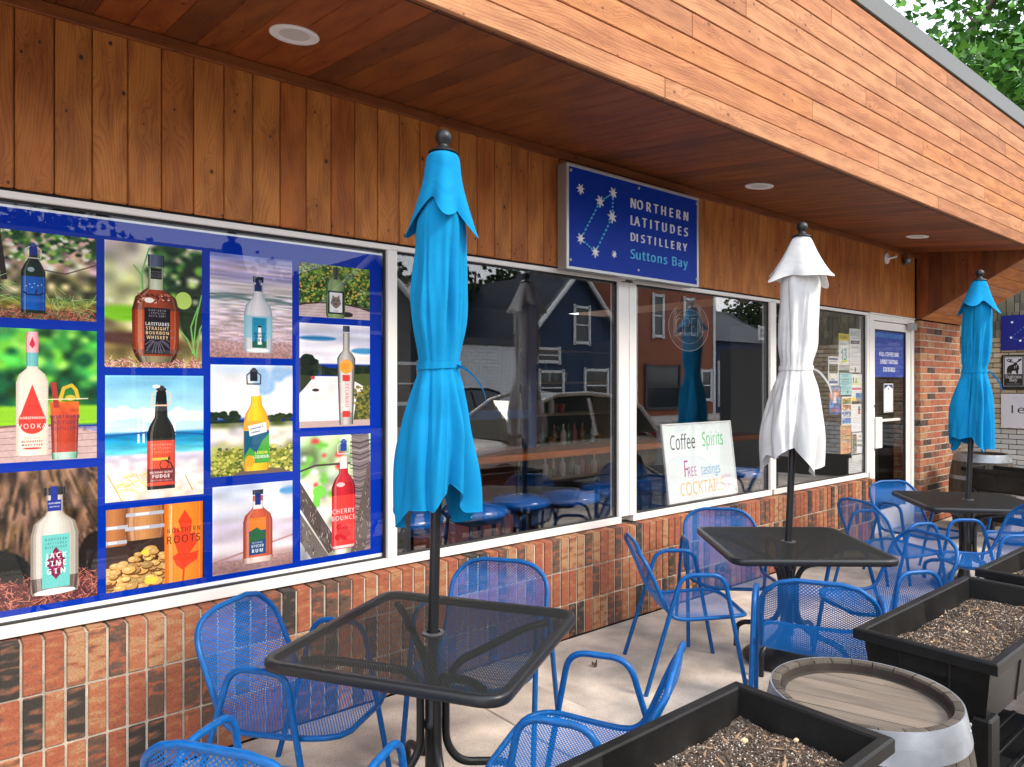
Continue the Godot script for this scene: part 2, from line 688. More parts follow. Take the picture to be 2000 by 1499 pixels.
func make_materials() -> void:
	var cedar := wood_tex(11, L(0.56, 0.20, 0.036), L(0.26, 0.07, 0.010), L(0.06, 0.022, 0.008), L(0.62, 0.33, 0.12))
	var cedar2 := wood_tex(23, L(0.52, 0.178, 0.030), L(0.235, 0.062, 0.009), L(0.05, 0.02, 0.008), L(0.56, 0.28, 0.09))
	var pale := wood_tex(37, L(0.52, 0.235, 0.098), L(0.25, 0.086, 0.029), L(0.14, 0.05, 0.02), L(0.66, 0.40, 0.20))
	var wsc := Vector3(5.0, 1.0 / 3.5, 1)
	M.plank = []
	for q in [[cedar, 1.0, 1.0], [cedar2, 1.0, 1.0], [cedar, 0.92, 0.95], [cedar2, 0.97, 0.93], [cedar, 0.96, 1.0]]:
		var m := tmat(q[0][0], 0.62, wsc, Color(q[1], q[2] * q[1], q[1] * q[2] * q[2]).clamp())
		m.normal_enabled = true
		m.normal_texture = q[0][1]
		m.normal_scale = 0.5
		M.plank.append(m)
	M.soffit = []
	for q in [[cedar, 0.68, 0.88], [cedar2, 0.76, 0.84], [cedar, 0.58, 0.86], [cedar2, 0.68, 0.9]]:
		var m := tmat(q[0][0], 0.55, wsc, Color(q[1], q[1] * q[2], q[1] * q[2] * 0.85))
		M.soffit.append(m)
	M.fascia = []
	for q in [[1.0, 1.0, 1.0], [0.97, 0.92, 0.88], [1.0, 0.95, 0.85], [0.9, 0.86, 0.84]]:
		var m := tmat(pale[0], 0.75, wsc, Color(q[0], q[1], q[2]))
		m.normal_enabled = true
		m.normal_texture = pale[1]
		m.normal_scale = 0.6
		M.fascia.append(m)
	M.dark_gap = mat(L(0.02, 0.012, 0.008), 0.9)
	var K := L(0.035, 0.027, 0.022)
	var B := L(0.11, 0.062, 0.042)
	var R := L(0.30, 0.085, 0.042)
	var O := L(0.33, 0.118, 0.054)
	var T := L(0.37, 0.20, 0.10)
	M.brick = []
	for q in [[R, [B, R, R, O, T]], [O, [R, O, O, T, O]], [K, [K, K, K, B, R]], [T, [B, O, T, T, T]], [B, [K, B, B, R, O]]]:
		var m := tmat(brick_tex(60 + M.brick.size() * 7, q[1]), 0.88, Vector3(1.9, 1.9, 1))
		M.brick.append(m)
	M.mortar = tmat(speckle(5, 256, L(0.42, 0.37, 0.30), 0.25, 0.3, 0.06), 0.95, Vector3(2.5, 2.5, 1))
	M.mortar.uv1_triplanar = true
	M.mortar.uv1_world_triplanar = true
	M.concrete = tmat(speckle(8, 1024, L(0.53, 0.455, 0.39), 0.24, 0.13, 0.03), 0.9, Vector3(0.37, 0.37, 0.37))
	M.concrete.uv1_triplanar = true
	M.concrete.uv1_world_triplanar = true
	M.asphalt = tmat(speckle(9, 512, L(0.10, 0.10, 0.10), 0.4, 0.3, 0.05), 0.9, Vector3(0.5, 0.5, 0.5))
	M.asphalt.uv1_triplanar = true
	M.asphalt.uv1_world_triplanar = true
	M.white_alu = mat(L(0.84, 0.79, 0.73), 0.45)
	M.grey_alu = mat(L(0.42, 0.42, 0.40), 0.4, 0.6)
	M.cap = mat(L(0.115, 0.115, 0.105), 0.5, 0.2)
	M.gasket = mat(L(0.01, 0.01, 0.012), 0.6)
	M.blue_paint = mat(L(0.003, 0.125, 0.42), 0.4, 0.0, 0.35)
	var chip := fnl(91, 0.16, 1)
	var wear := fnl(92, 0.02, 3)
	M.blue_paint.albedo_texture = noise_tex(256, 256, func(x, y):
		var w: float = 0.93 + wear.get_noise_2d(x, y) * 0.16
		if chip.get_noise_2d(x * 0.7, y) > 0.80:
			return Color(1.0, 1.0, 1.0)
		return Color(w * 0.94, w * 0.94, w * 0.94))
	M.blue_paint.uv1_scale = Vector3(1, 3, 1)
	M.blue_paint.clearcoat_enabled = true
	M.blue_paint.clearcoat = 0.12
	M.blue_paint.clearcoat_roughness = 0.25
	M.blue_mesh = mat(L(0.003, 0.125, 0.42), 0.5, 0.0, 0.3)
	M.blue_mesh.albedo_texture = hole_tex(0.305)
	M.blue_mesh.transparency = BaseMaterial3D.TRANSPARENCY_ALPHA_SCISSOR
	M.blue_mesh.alpha_scissor_threshold = 0.5
	M.blue_mesh.cull_mode = BaseMaterial3D.CULL_DISABLED
	M.blue_mesh.uv1_scale = Vector3(1.0 / 0.0180, 1.0 / 0.0130, 1)
	M.black_mesh = M.blue_mesh.duplicate()
	M.black_mesh.albedo_texture = hole_tex(0.335)
	M.black_mesh.albedo_color = L(0.026, 0.027, 0.026)
	M.black_mesh.metallic_specular = 0.3
	M.black_mesh.uv1_scale = Vector3(1.0 / 0.0140, 1.0 / 0.0100, 1)
	M.black_mesh.roughness = 0.5
	M.black_paint = mat(L(0.012, 0.012, 0.013), 0.38)
	M.black_plastic = tmat(speckle(15, 256, L(0.010, 0.0095, 0.009), 0.9, 0.35, 0.02), 0.42, Vector3(1.5, 1.5, 1.5))
	M.black_plastic.metallic_specular = 0.32
	M.black_plastic.uv1_triplanar = true
	M.black_plastic.uv1_world_triplanar = true
	M.cloth_blue = weave(L(0.008, 0.26, 0.53))
	M.cloth_white = weave(L(0.80, 0.78, 0.75))
	for c in [M.cloth_blue, M.cloth_white]:
		c.cull_mode = BaseMaterial3D.CULL_DISABLED
		c.rim_enabled = true
		c.rim = 0.12
		c.backlight_enabled = true
		c.backlight = Color(0.25, 0.25, 0.25)
	M.pane = mat(Color(0.0, 0.0, 0.0, 0.01), 0.0)
	M.pane.transparency = BaseMaterial3D.TRANSPARENCY_ALPHA
	M.pane.cull_mode = BaseMaterial3D.CULL_DISABLED
	M.steel = mat(L(0.55, 0.55, 0.54), 0.3, 0.9)
	M.white = mat(L(0.78, 0.77, 0.75), 0.5)
	M.sign_white = mat(L(0.82, 0.82, 0.82), 0.4)
	M.sign_blue = mat(L(0.004, 0.036, 0.33), 0.4, 0.0, 0.25)
	M.sky_letter = mat(L(0.09, 0.47, 0.78), 0.4)

func _ready() -> void:
	var cam := Camera3D.new()
	cam.position = Vector3(0, 1.70, 3.417)
	cam.rotation_degrees = Vector3(0, -39.94, 0)
	cam.fov = 56.33
	cam.near = 0.05
	cam.far = 400.0
	add_child(cam)
	var env := Environment.new()
	env.background_mode = Environment.BG_SKY
	var sky := Sky.new()
	var ps := ProceduralSkyMaterial.new()
	ps.sky_top_color = Color(0.82, 0.87, 0.94)
	ps.sky_horizon_color = Color(1.0, 1.0, 1.0)
	ps.sky_curve = 0.2
	ps.ground_bottom_color = Color(0.35, 0.34, 0.32)
	ps.ground_horizon_color = Color(0.5, 0.5, 0.48)
	ps.sky_energy_multiplier = 1.15
	sky.sky_material = ps
	env.sky = sky
	env.tonemap_mode = Environment.TONE_MAPPER_LINEAR
	env.tonemap_exposure = 2.2
	env.sdfgi_enabled = true
	env.ssao_enabled = true
	env.ssil_enabled = true
	var we := WorldEnvironment.new()
	we.environment = env
	add_child(we)
	var sun := DirectionalLight3D.new()
	sun.rotation_degrees = Vector3(-41, 22, 0)
	sun.light_energy = 0.6
	sun.light_angular_distance = 16.0
	sun.light_color = Color(1.0, 0.95, 0.88)
	sun.shadow_enabled = true
	add_child(sun)
	rng.seed = 4
	make_materials()
	build_ground()
	build_shop()
	build_interior()
	build_neighbour()
	build_street()
	build_window_graphic()
	build_sign()
	build_window_things()
	build_patio()
	build_planters()
	build_barrels()
	build_tree_ahead()

func build_ground() -> void:
	var b := MB.new()
	b.box(Vector3(30, -0.30, -30), Vector3(400, 0.1, 400))
	var g := struct("ground", b.mesh(M.asphalt))
	g.visible = true
	b = MB.new()
	b.box(Vector3(20, -0.08, 1.95), Vector3(90, 0.12, 4.2))
	b.box(Vector3(20, -0.08, -4.2), Vector3(90, 0.12, 8.0))
	var p := struct("pavement", b.mesh(M.gasket))
	for i in 9:
		for j in 2:
			var q := MB.new()
			q.box(Vector3(-5.2 + i * 3.0, -0.03, 1.02 + j * 2.04), Vector3(2.993, 0.06, 2.033), 0.004)
			part("slab", q.mesh(M.concrete), p)
	b = MB.new()
	b.box(Vector3(20, -0.09, 4.19), Vector3(90, 0.20, 0.16), 0.02)
	struct("kerb", b.mesh(M.concrete))
	b = MB.new()
	b.box(Vector3(20, -0.20, 10.3), Vector3(120, 0.1, 12.0))
	struct("road", b.mesh(M.asphalt))
	b = MB.new()
	for i in 14:
		b.box(Vector3(-12 + i * 5.0, -0.1455, 9.5), Vector3(2.6, 0.005, 0.12))
	struct("road_marking", b.mesh(mat(L(0.62, 0.45, 0.10), 0.8)))
	b = MB.new()
	b.box(Vector3(20, -0.06, 18.3), Vector3(120, 0.16, 4.0))
	struct("far_pavement", b.mesh(M.concrete))

func board(c: Vector3, s: Vector3, bev: float, along_x: bool, m: Material) -> ArrayMesh:
	var q := MB.new()
	var ln := s.x if along_x else maxf(s.y, s.z)
	var off := Vector2(rng.randf_range(0.0, 0.2), rng.randf_range(0.0, maxf(0.05, 3.45 - ln)))
	# the grain runs along v: boards that lie along x swap the two
	if along_x:
		off += Vector2(-c.y, -c.x + s.x * 0.5)
	else:
		off += Vector2(-c.x, -c.y + s.y * 0.5)
	q.box(c, s, bev, off, along_x)
	return q.mesh(m)

func build_shop() -> void:
	var s := thing("shop_building", "wood-clad shop front with brick base and deep overhanging canopy", "building")
	# core walls, so that light comes in only by the windows
	var b := MB.new()
	b.box(Vector3(3.75, 3.438, -0.16), Vector3(11.3, 1.924, 0.16))
	part("upper_wall", b.mesh(M.dark_gap), s)
	b = MB.new()
	b.box(Vector3(4.35, 4.28, -3.0), Vector3(12.5, 0.1, 8.2))
	part("roof", b.mesh(mat(L(0.15, 0.15, 0.15), 0.9)), s)
	# low brick wall
	b = MB.new()
	b.box(Vector3(3.1, 0.335, -0.14), Vector3(9.79, 0.660, 0.264))
	var low := part("low_wall", b.mesh(M.mortar), s)
	var pitch := 0.0757
	var rowh := 0.226
	var shapes := []
	for k in 12:
		shapes.append([])
		for m in M.brick.size():
			var q := MB.new()
			q.box(Vector3(0, 0, -0.05), Vector3(0.0655, 0.2165, 0.1), 0.0035, Vector2(rng.randf() * 3, rng.randf() * 3))
			shapes[k].append(q.mesh(M.brick[m]))
	var cols := []
	var i := -24
	while -0.01 + i * pitch < 7.98:
		cols.append(-0.01 + i * pitch)
		i += 1
	var kept := 0
	var rest := []
	for m in M.brick.size():
		rest.append(MB.new())
	for x in cols:
		for r in 3:
			var w := rng.randf()
			var m := 0 if w < 0.32 else (1 if w < 0.52 else (2 if w < 0.72 else (3 if w < 0.83 else 4)))
			var at := Vector3(x + rng.randf_range(-1, 1) * 0.001, 0.113 + r * rowh, rng.randf_range(-0.003, 0.002))
			if x > 0.1 and kept < 300:
				part("brick", shapes[rng.randi() % 12][m], low, Transform3D(Basis(Vector3.FORWARD, rng.randf_range(-0.006, 0.006)), at))
				kept += 1
			else:
				rest[m].box(at + Vector3(0, 0, -0.05), Vector3(0.0655, 0.2165, 0.1), 0.0035, Vector2(rng.randf() * 3, rng.randf() * 3))
	var am := ArrayMesh.new()
	for m in M.brick.size():
		rest[m].surf(am, M.brick[m])
	part("bricks", am, low).set_meta("kind", "stuff")
	# pier beside the door, and its shoulder
	b = MB.new()
	b.box(Vector3(9.855, 1.23, -0.155), Vector3(1.29, 2.44, 0.30))
	var pier := part("brick_pier", b.mesh(M.mortar), s)
	rest = []
	for m in M.brick.size():
		rest.append(MB.new())
	for r in 31:
		var x := 9.2 - (0.12 if r % 2 == 0 else 0.0)
		while x < 10.5:
			var x0 := maxf(x, 9.2)
			var x1 := minf(x + 0.228, 10.502)
			var w := rng.randf()
			var m := 0 if w < 0.45 else (1 if w < 0.62 else (2 if w < 0.76 else (3 if w < 0.88 else 4)))
			if x1 - x0 > 0.03:
				rest[m].box(Vector3((x0 + x1) / 2 - 0.005, 0.039 + r * 0.0792, -0.15), Vector3(x1 - x0 - 0.011, 0.0675, 0.3 + rng.randf_range(-0.002, 0.003)), 0.003, Vector2(rng.randf() * 3, rng.randf() * 3), true)
			x += 0.228
	am = ArrayMesh.new()
	for m in M.brick.size():
		rest[m].surf(am, M.brick[m])
	part("bricks", am, pier).set_meta("kind", "stuff")
	# vertical cedar planks above the windows
	b = MB.new()
	b.box(Vector3(3.75, 2.86, -0.073), Vector3(11.1, 0.78, 0.014))
	var wall := part("wood_wall", b.mesh(M.dark_gap), s)
	for k in 80:
		var x := -1.66 + k * 0.136
		if x > 9.2:
			break
		part("plank", board(Vector3(x, 2.865, -0.053), Vector3(0.1325, 0.77, 0.024), 0.0055, false, M.plank[rng.randi() % M.plank.size()]), wall)
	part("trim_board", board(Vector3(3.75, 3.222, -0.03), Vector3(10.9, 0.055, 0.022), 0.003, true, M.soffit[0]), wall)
	# soffit of boards that run out from the wall, falling a little to the front
	b = MB.new()
	b.box(Vector3(4.35, 3.30, 0.55), Vector3(12.3, 0.02, 1.15))
	var sof := part("soffit", b.mesh(M.dark_gap), s)
	var tilt := Basis(Vector3.RIGHT, atan2(0.13, 1.19))
	for k in 82:
		var x := -1.66 + k * 0.136
		if x > 9.2:
			break
		var q := MB.new()
		q.box(Vector3(0, 0.010, 0), Vector3(0.1345, 0.02, 1.195), 0.003, Vector2(rng.randf() * 0.2, rng.randf_range(0.7, 2.7)), false)
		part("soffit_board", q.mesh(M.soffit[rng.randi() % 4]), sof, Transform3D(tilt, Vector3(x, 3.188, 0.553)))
	# front fascia: rows of lapped boards with butt joints
	b = MB.new()
	b.box(Vector3(4.35, 3.71, 1.135), Vector3(12.28, 1.17, 0.03))
	var fas := part("fascia", b.mesh(M.dark_gap), s)
	var joints := [[2.87, 6.4], [5.3, 8.6], [4.35, 7.5], [3.1, 6.1], [5.1, 9.1], [3.6, 6.9], [5.6, 8.1], [4.6, 7.9], [3.0, 6.6]]
	for r in 9:
		var y0 := 3.118 if r == 0 else 3.225 + (r - 1) * 0.1345
		var hh := 0.102 if r == 0 else 0.1285
		var ends = [-1.75, 0.2 + r % 3 * 0.5] + joints[r] + [10.5]
		for k in ends.size() - 1:
			part("fascia_board", board(Vector3((ends[k] + ends[k + 1]) / 2, y0 + hh / 2, 1.161 + (0.004 if r == 0 else 0.0)), Vector3(ends[k + 1] - ends[k] - 0.004, hh, 0.022), 0.0035, true, M.fascia[rng.randi() % 4]), fas)
	b = MB.new()
	b.box(Vector3(4.35, 4.383, 1.12), Vector3(12.3, 0.155, 0.13), 0.004)
	b.box(Vector3(4.35, 4.455, 0.9), Vector3(12.3, 0.012, 0.5))
	part("metal_cap", b.mesh(M.cap), fas)
	b = MB.new()
	b.box(Vector3(-1.79, 2.2, -3.0), Vector3(0.06, 4.4, 8.2))
	var sidem := mat(L(0.35, 0.2, 0.12), 0.8)
	part("side_wall", b.mesh(sidem), s)
	b = MB.new()
	b.prism(PackedVector2Array([Vector2(-7.0, 2.45), Vector2(-0.02, 2.45), Vector2(1.14, 3.118), Vector2(1.14, 4.30), Vector2(-7.0, 4.30)]), 0.0, 0.04)
	part("side_wall", b.mesh(sidem), s, Transform3D(Basis(Vector3.UP, -PI / 2), Vector3(10.545, 0, 0)))
	part("side_wall", boxm(Vector3(10.44, 1.2, -3.6), Vector3(0.12, 2.44, 6.6), sidem), s)
	# the bulkhead at the end of the canopy and the sloping cove past it
	var bulk := part("bulkhead", boxm(Vector3(9.245, 3.15, 0.30), Vector3(0.02, 0.2, 0.4), M.dark_gap), s)
	for k in 9:
		var z0 := -0.04 + k * 0.135
		var z1 := z0 + 0.1325
		var za := maxf(z0, 0.0)
		var ya := 2.46 + clampf(z0, 0, 1.2) * (3.115 - 2.46) / 1.15
		var yb := 2.46 + clampf(z1, 0, 1.2) * (3.115 - 2.46) / 1.15
		var top := 3.255 - 0.108 * z0
		if yb >= top:
			break
		var q := MB.new()
		var pl := PackedVector2Array([Vector2(z0, ya), Vector2(minf(z1, 1.145), yb), Vector2(minf(z1, 1.145), 3.25 - 0.108 * z1), Vector2(z0, top)])
		# built across x, then turned to face the door
		q.prism(pl, 0.0, 0.03)
		for t in q.uv.size():
			q.uv[t] += Vector2(rng.randf() * 0.0 + k * 0.31, 0.4 * k)
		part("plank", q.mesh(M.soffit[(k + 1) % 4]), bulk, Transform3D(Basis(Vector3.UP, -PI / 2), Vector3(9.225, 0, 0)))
	var cove := part("cove", boxm(Vector3(9.86, 2.9, 0.2), Vector3(1.2, 0.3, 0.1), M.dark_gap), s)
	var slope := atan2(3.118 - 2.46, 1.15)
	var run := sqrt(1.15 * 1.15 + 0.658 * 0.658)
	for k in 9:
		var w := run / 9.0
		var q := MB.new()
		q.box(Vector3(0, 0.011, 0), Vector3(1.29, 0.022, w - 0.004), 0.003, Vector2(rng.randf() * 0.2, rng.randf() * 2.5), true)
		for t in q.uv.size():
			q.uv[t] = Vector2(q.uv[t].x, q.uv[t].y)
		var d := (k + 0.5) * w
		part("cove_board", q.mesh(M.fascia[k % 4] if k % 3 == 1 else M.plank[k % 5]), cove, Transform3D(Basis(Vector3.RIGHT, -slope), Vector3(9.867, 2.462 + d * sin(slope), 0.0 + d * cos(slope))))
	build_windows(s)
	build_door(s)

func bar(p: Node, x0: float, x1: float, y0: float, y1: float, z0: float, z1: float, m: Material, called := "frame_bar") -> void:
	part(called, boxm(Vector3((x0 + x1) / 2, (y0 + y1) / 2, (z0 + z1) / 2), Vector3(x1 - x0, y1 - y0, z1 - z0), m, 0.0025), p)

func build_windows(s: Node) -> void:
	var A: Material = M.white_alu
	var spans := [[-1.72, -0.42], [-0.36, 2.02], [2.08, 3.93], [4.12, 5.985], [6.08, 7.946]]
	for k in spans.size():
		var x0: float = spans[k][0]
		var x1: float = spans[k][1]
		var q := MB.new()
		q.quad(Vector3(x0 - 0.006, 0.70, -0.095), Vector3(x1 + 0.006, 0.70, -0.095), Vector3(x1 + 0.006, 2.46, -0.095), Vector3(x0 - 0.006, 2.46, -0.095))
		var w := part("window", q.mesh(M.pane), s)
		for dz in ([0.004, 0.008, 0.012] if k >= 2 else []):
			q = MB.new()
			q.quad(Vector3(x0 - 0.006, 0.70, -0.095 - dz), Vector3(x1 + 0.006, 0.70, -0.095 - dz), Vector3(x1 + 0.006, 2.46, -0.095 - dz), Vector3(x0 - 0.006, 2.46, -0.095 - dz))
			part("inner_pane", q.mesh(M.pane), w)
		bar(w, x0 - 0.03, x1 + 0.03, 2.442, 2.474, -0.155, -0.068, A, "head_bar")
		bar(w, x0 - 0.03, x1 + 0.03, 0.681, 0.729, -0.155, -0.068, A, "sill_bar")
		for gx in [[x0, 1.0], [x1, -1.0]]:
			bar(w, minf(gx[0], gx[0] + gx[1] * 0.012), maxf(gx[0], gx[0] + gx[1] * 0.012), 0.729, 2.442, -0.128, -0.088, M.gasket, "gasket")
		bar(w, x0 + 0.012, x1 - 0.012, 2.430, 2.442, -0.128, -0.088, M.gasket, "gasket")
		bar(w, x0 + 0.012, x1 - 0.012, 0.729, 0.738, -0.128, -0.088, M.gasket, "gasket")
		# jambs
		if k == 3 or k == 2:
			pass
		bar(w, x1 + 0.0, x1 + (0.06 if k < 2 else (0.11 if k == 2 else (0.095 if k == 3 else 0.05))), 0.729, 2.442, -0.155, -0.066 if k != 2 else -0.068, A, "mullion")
		if k == 2:
			bar(w, x1 + 0.113, x1 + 0.19, 0.729, 2.442, -0.155, -0.063, A, "mullion")
		if k == 0:
			bar(w, x0 - 0.05, x0, 0.729, 2.442, -0.155, -0.066, A, "mullion")
		for cx in [x0 + 0.42, x1 + 0.02]:
			bar(w, cx, cx + 0.05, 2.447, 2.471, -0.0685, -0.0645, A, "clip")

func build_door(s: Node) -> void:
	var A: Material = M.white_alu
	var b := MB.new()
	b.quad(Vector3(8.16, 0.12, -0.1), Vector3(9.02, 0.12, -0.1), Vector3(9.02, 2.31, -0.1), Vector3(8.16, 2.31, -0.1))
	var d := part("door", b.mesh(M.pane), s)
	bar(d, 7.998, 8.088, 0.0, 2.46, -0.16, -0.06, A, "frame_bar")
	bar(d, 9.13, 9.198, 0.0, 2.46, -0.16, -0.064, A, "frame_bar")
	bar(d, 8.0, 9.198, 2.462, 2.478, -0.16, -0.052, A, "frame_bar")
	bar(d, 8.09, 9.128, 2.40, 2.459, -0.16, -0.062, A, "frame_bar")
	bar(d, 8.094, 8.168, 0.03, 2.392, -0.125, -0.082, A, "stile")
	bar(d, 9.01, 9.124, 0.03, 2.392, -0.125, -0.082, A, "stile")
	bar(d, 8.170, 9.008, 2.305, 2.392, -0.125, -0.083, A, "rail")
	bar(d, 8.170, 9.008, 0.03, 0.27, -0.125, -0.083, A, "rail")
	bar(d, 8.170, 9.008, 2.292, 2.305, -0.12, -0.088, M.gasket, "gasket")
	bar(d, 8.996, 9.008, 0.27, 2.292, -0.12, -0.088, M.gasket, "gasket")
	bar(d, 8.12, 8.27, 0.985, 1.325, -0.080, -0.045, M.white, "pull_plate")
	bar(d, 8.17, 9.0, 1.262, 1.292, -0.17, -0.14, M.white, "push_bar")
	bar(d, 8.33, 8.40, 1.18, 1.32, -0.17, -0.128, M.white, "latch_box")
	bar(d, 8.98, 9.12, 2.33, 2.41, -0.062, -0.005, M.grey_alu, "closer")
	part("threshold", boxm(Vector3(8.6, 0.012, -0.08), Vector3(1.1, 0.025, 0.16), M.grey_alu, 0.003), d)
	b = MB.new()
	b.lathe([Vector2(0, 0.012), Vector2(0.016, 0.012), Vector2(0.018, 0.0)], 14)
	part("lock", b.mesh(M.steel), d, Transform3D(Basis(Vector3.RIGHT, PI / 2), Vector3(8.128, 1.45, -0.082)))

func build_interior() -> void:
	var s := thing("shop_room", "dim shop room with back shelves seen through the windows", "room", Vector3(0, 0, 0))
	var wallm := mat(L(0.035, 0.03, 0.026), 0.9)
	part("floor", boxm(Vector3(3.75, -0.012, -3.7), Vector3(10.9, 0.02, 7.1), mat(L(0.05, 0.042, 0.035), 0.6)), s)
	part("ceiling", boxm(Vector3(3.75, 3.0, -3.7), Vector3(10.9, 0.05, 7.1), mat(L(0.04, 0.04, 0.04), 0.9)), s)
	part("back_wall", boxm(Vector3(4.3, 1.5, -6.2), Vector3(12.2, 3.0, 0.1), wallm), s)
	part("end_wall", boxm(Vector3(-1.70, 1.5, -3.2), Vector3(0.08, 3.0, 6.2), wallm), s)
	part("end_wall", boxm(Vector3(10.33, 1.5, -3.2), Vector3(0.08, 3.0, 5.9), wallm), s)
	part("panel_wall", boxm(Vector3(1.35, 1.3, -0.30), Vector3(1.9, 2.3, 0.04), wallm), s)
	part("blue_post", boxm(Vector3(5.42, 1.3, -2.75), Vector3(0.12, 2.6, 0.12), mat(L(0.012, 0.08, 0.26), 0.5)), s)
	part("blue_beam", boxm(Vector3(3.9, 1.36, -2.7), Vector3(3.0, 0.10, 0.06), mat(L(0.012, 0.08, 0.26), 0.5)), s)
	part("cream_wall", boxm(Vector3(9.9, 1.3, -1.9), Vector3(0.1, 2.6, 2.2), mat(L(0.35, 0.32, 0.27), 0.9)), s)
	var sh := thing("display_shelf", "wooden display shelf of bottles and cups behind the counter", "shelf", Vector3(6.7, 0, -3.6))
	var wood := mat(L(0.30, 0.19, 0.09), 0.6)
	for k in 5:
		part("shelf_board", boxm(Vector3(0, 0.45 + k * 0.42, 0), Vector3(1.7, 0.03, 0.35), wood, 0.004), sh)
	for x in [-0.86, 0.86]:
		part("upright", boxm(Vector3(x, 1.15, 0), Vector3(0.04, 2.3, 0.35), wood, 0.004), sh)
	var bc := [mat(L(0.25, 0.10, 0.03), 0.15), mat(L(0.5, 0.45, 0.4), 0.4), mat(L(0.05, 0.12, 0.06), 0.15), mat(L(0.35, 0.05, 0.04), 0.4), mat(L(0.62, 0.5, 0.36), 0.6)]
	var bottle := []
	for m in bc:
		var q := MB.new()
		q.lathe([Vector2(0, 0), Vector2(0.04, 0), Vector2(0.042, 0.01), Vector2(0.042, 0.16), Vector2(0.015, 0.2), Vector2(0.014, 0.27), Vector2(0, 0.27)], 12)
		bottle.append(q.mesh(m))
		q = MB.new()
		q.lathe([Vector2(0, 0), Vector2(0.035, 0), Vector2(0.045, 0.12), Vector2(0, 0.12)], 12)
		bottle.append(q.mesh(m))
	for k in [0, 1, 2, 3]:
		for i in (13 if k < 2 else 7):
			single("shelf_bottle" if rng.randf() < 0.6 else "paper_cup", bottle[rng.randi() % 10], "bottle or cup standing on the dim display shelf indoors", "bottle", Vector3(5.95 + i * 0.12 + rng.randf() * 0.03, 0.466 + k * 0.42, -3.53 + rng.randf_range(-0.04, 0.08)), 0, "goods on the display shelf indoors")
	var c := thing("bar_counter", "long orange wooden bar counter just inside the windows", "counter", Vector3(4.8, 0, -1.55))
	part("counter_top", board(Vector3(0, 1.05, 0), Vector3(6.6, 0.06, 0.42), 0.006, true, tmat(M.fascia[0].albedo_texture, 0.25, Vector3(5, 0.2857, 1), Color(1, 0.8, 0.55))), c)
	for x in [-3.2, -1.9, -0.4, 1.1, 2.6]:
		part("post", boxm(Vector3(x, 0.51, 0.05), Vector3(0.09, 1.02, 0.09), M.black_paint), c)
	part("front_panel", boxm(Vector3(-1.7, 0.62, -0.55), Vector3(3.1, 0.9, 0.04), mat(L(0.22, 0.055, 0.03), 0.6)), c)
	build_stools()

func build_stools() -> void:
	var t := thing("bar_stool", "blue padded bar stool nearest the window graphic", "stool", Vector3(2.55, 0, -0.72), 0.1, "blue stools along the counter")
	var q := MB.new()
	q.lathe([Vector2(0, 0.74), Vector2(0.21, 0.742), Vector2(0.238, 0.765), Vector2(0.242, 0.79), Vector2(0.22, 0.82), Vector2(0.1, 0.838), Vector2(0, 0.842)], 20)
	part("cushion", q.mesh(mat(L(0.006, 0.10, 0.40), 0.18)), t)
	q = MB.new()
	q.box(Vector3(0, 0.72, 0), Vector3(0.30, 0.03, 0.30), 0.005)
	part("frame", q.mesh(M.black_paint), t)
	for a in [[1, 1], [1, -1], [-1, 1], [-1, -1]]:
		q = MB.new()
		q.tube([Vector3(a[0] * 0.14, 0.71, a[1] * 0.14), Vector3(a[0] * 0.2, 0.0, a[1] * 0.2)], 0.016, 6)
		part("leg", q.mesh(M.black_paint), t)
	q = MB.new()
	for k in 4:
		var v := Basis(Vector3.UP, k * PI / 2)
		q.tube([v * Vector3(-0.18, 0.24, 0.18), v * Vector3(0.18, 0.24, 0.18)], 0.011, 6)
	part("foot_ring", q.mesh(M.black_paint), t)
	var xs := [3.1, 3.62, 4.05, 4.6, 5.2, 5.8, 6.5]
	var lab := ["second blue bar stool from the window graphic", "third blue bar stool, in the middle of the wide window", "blue bar stool by the wide double mullion", "blue bar stool behind the whiteboard", "blue bar stool right of the whiteboard", "blue bar stool by the narrow mullion", "blue bar stool nearest the door"]
	for k in xs.size():
		copy_of(t, lab[k], Vector3(xs[k], 0, -0.70 - 0.1 * (k % 2)), 0.3 * k)

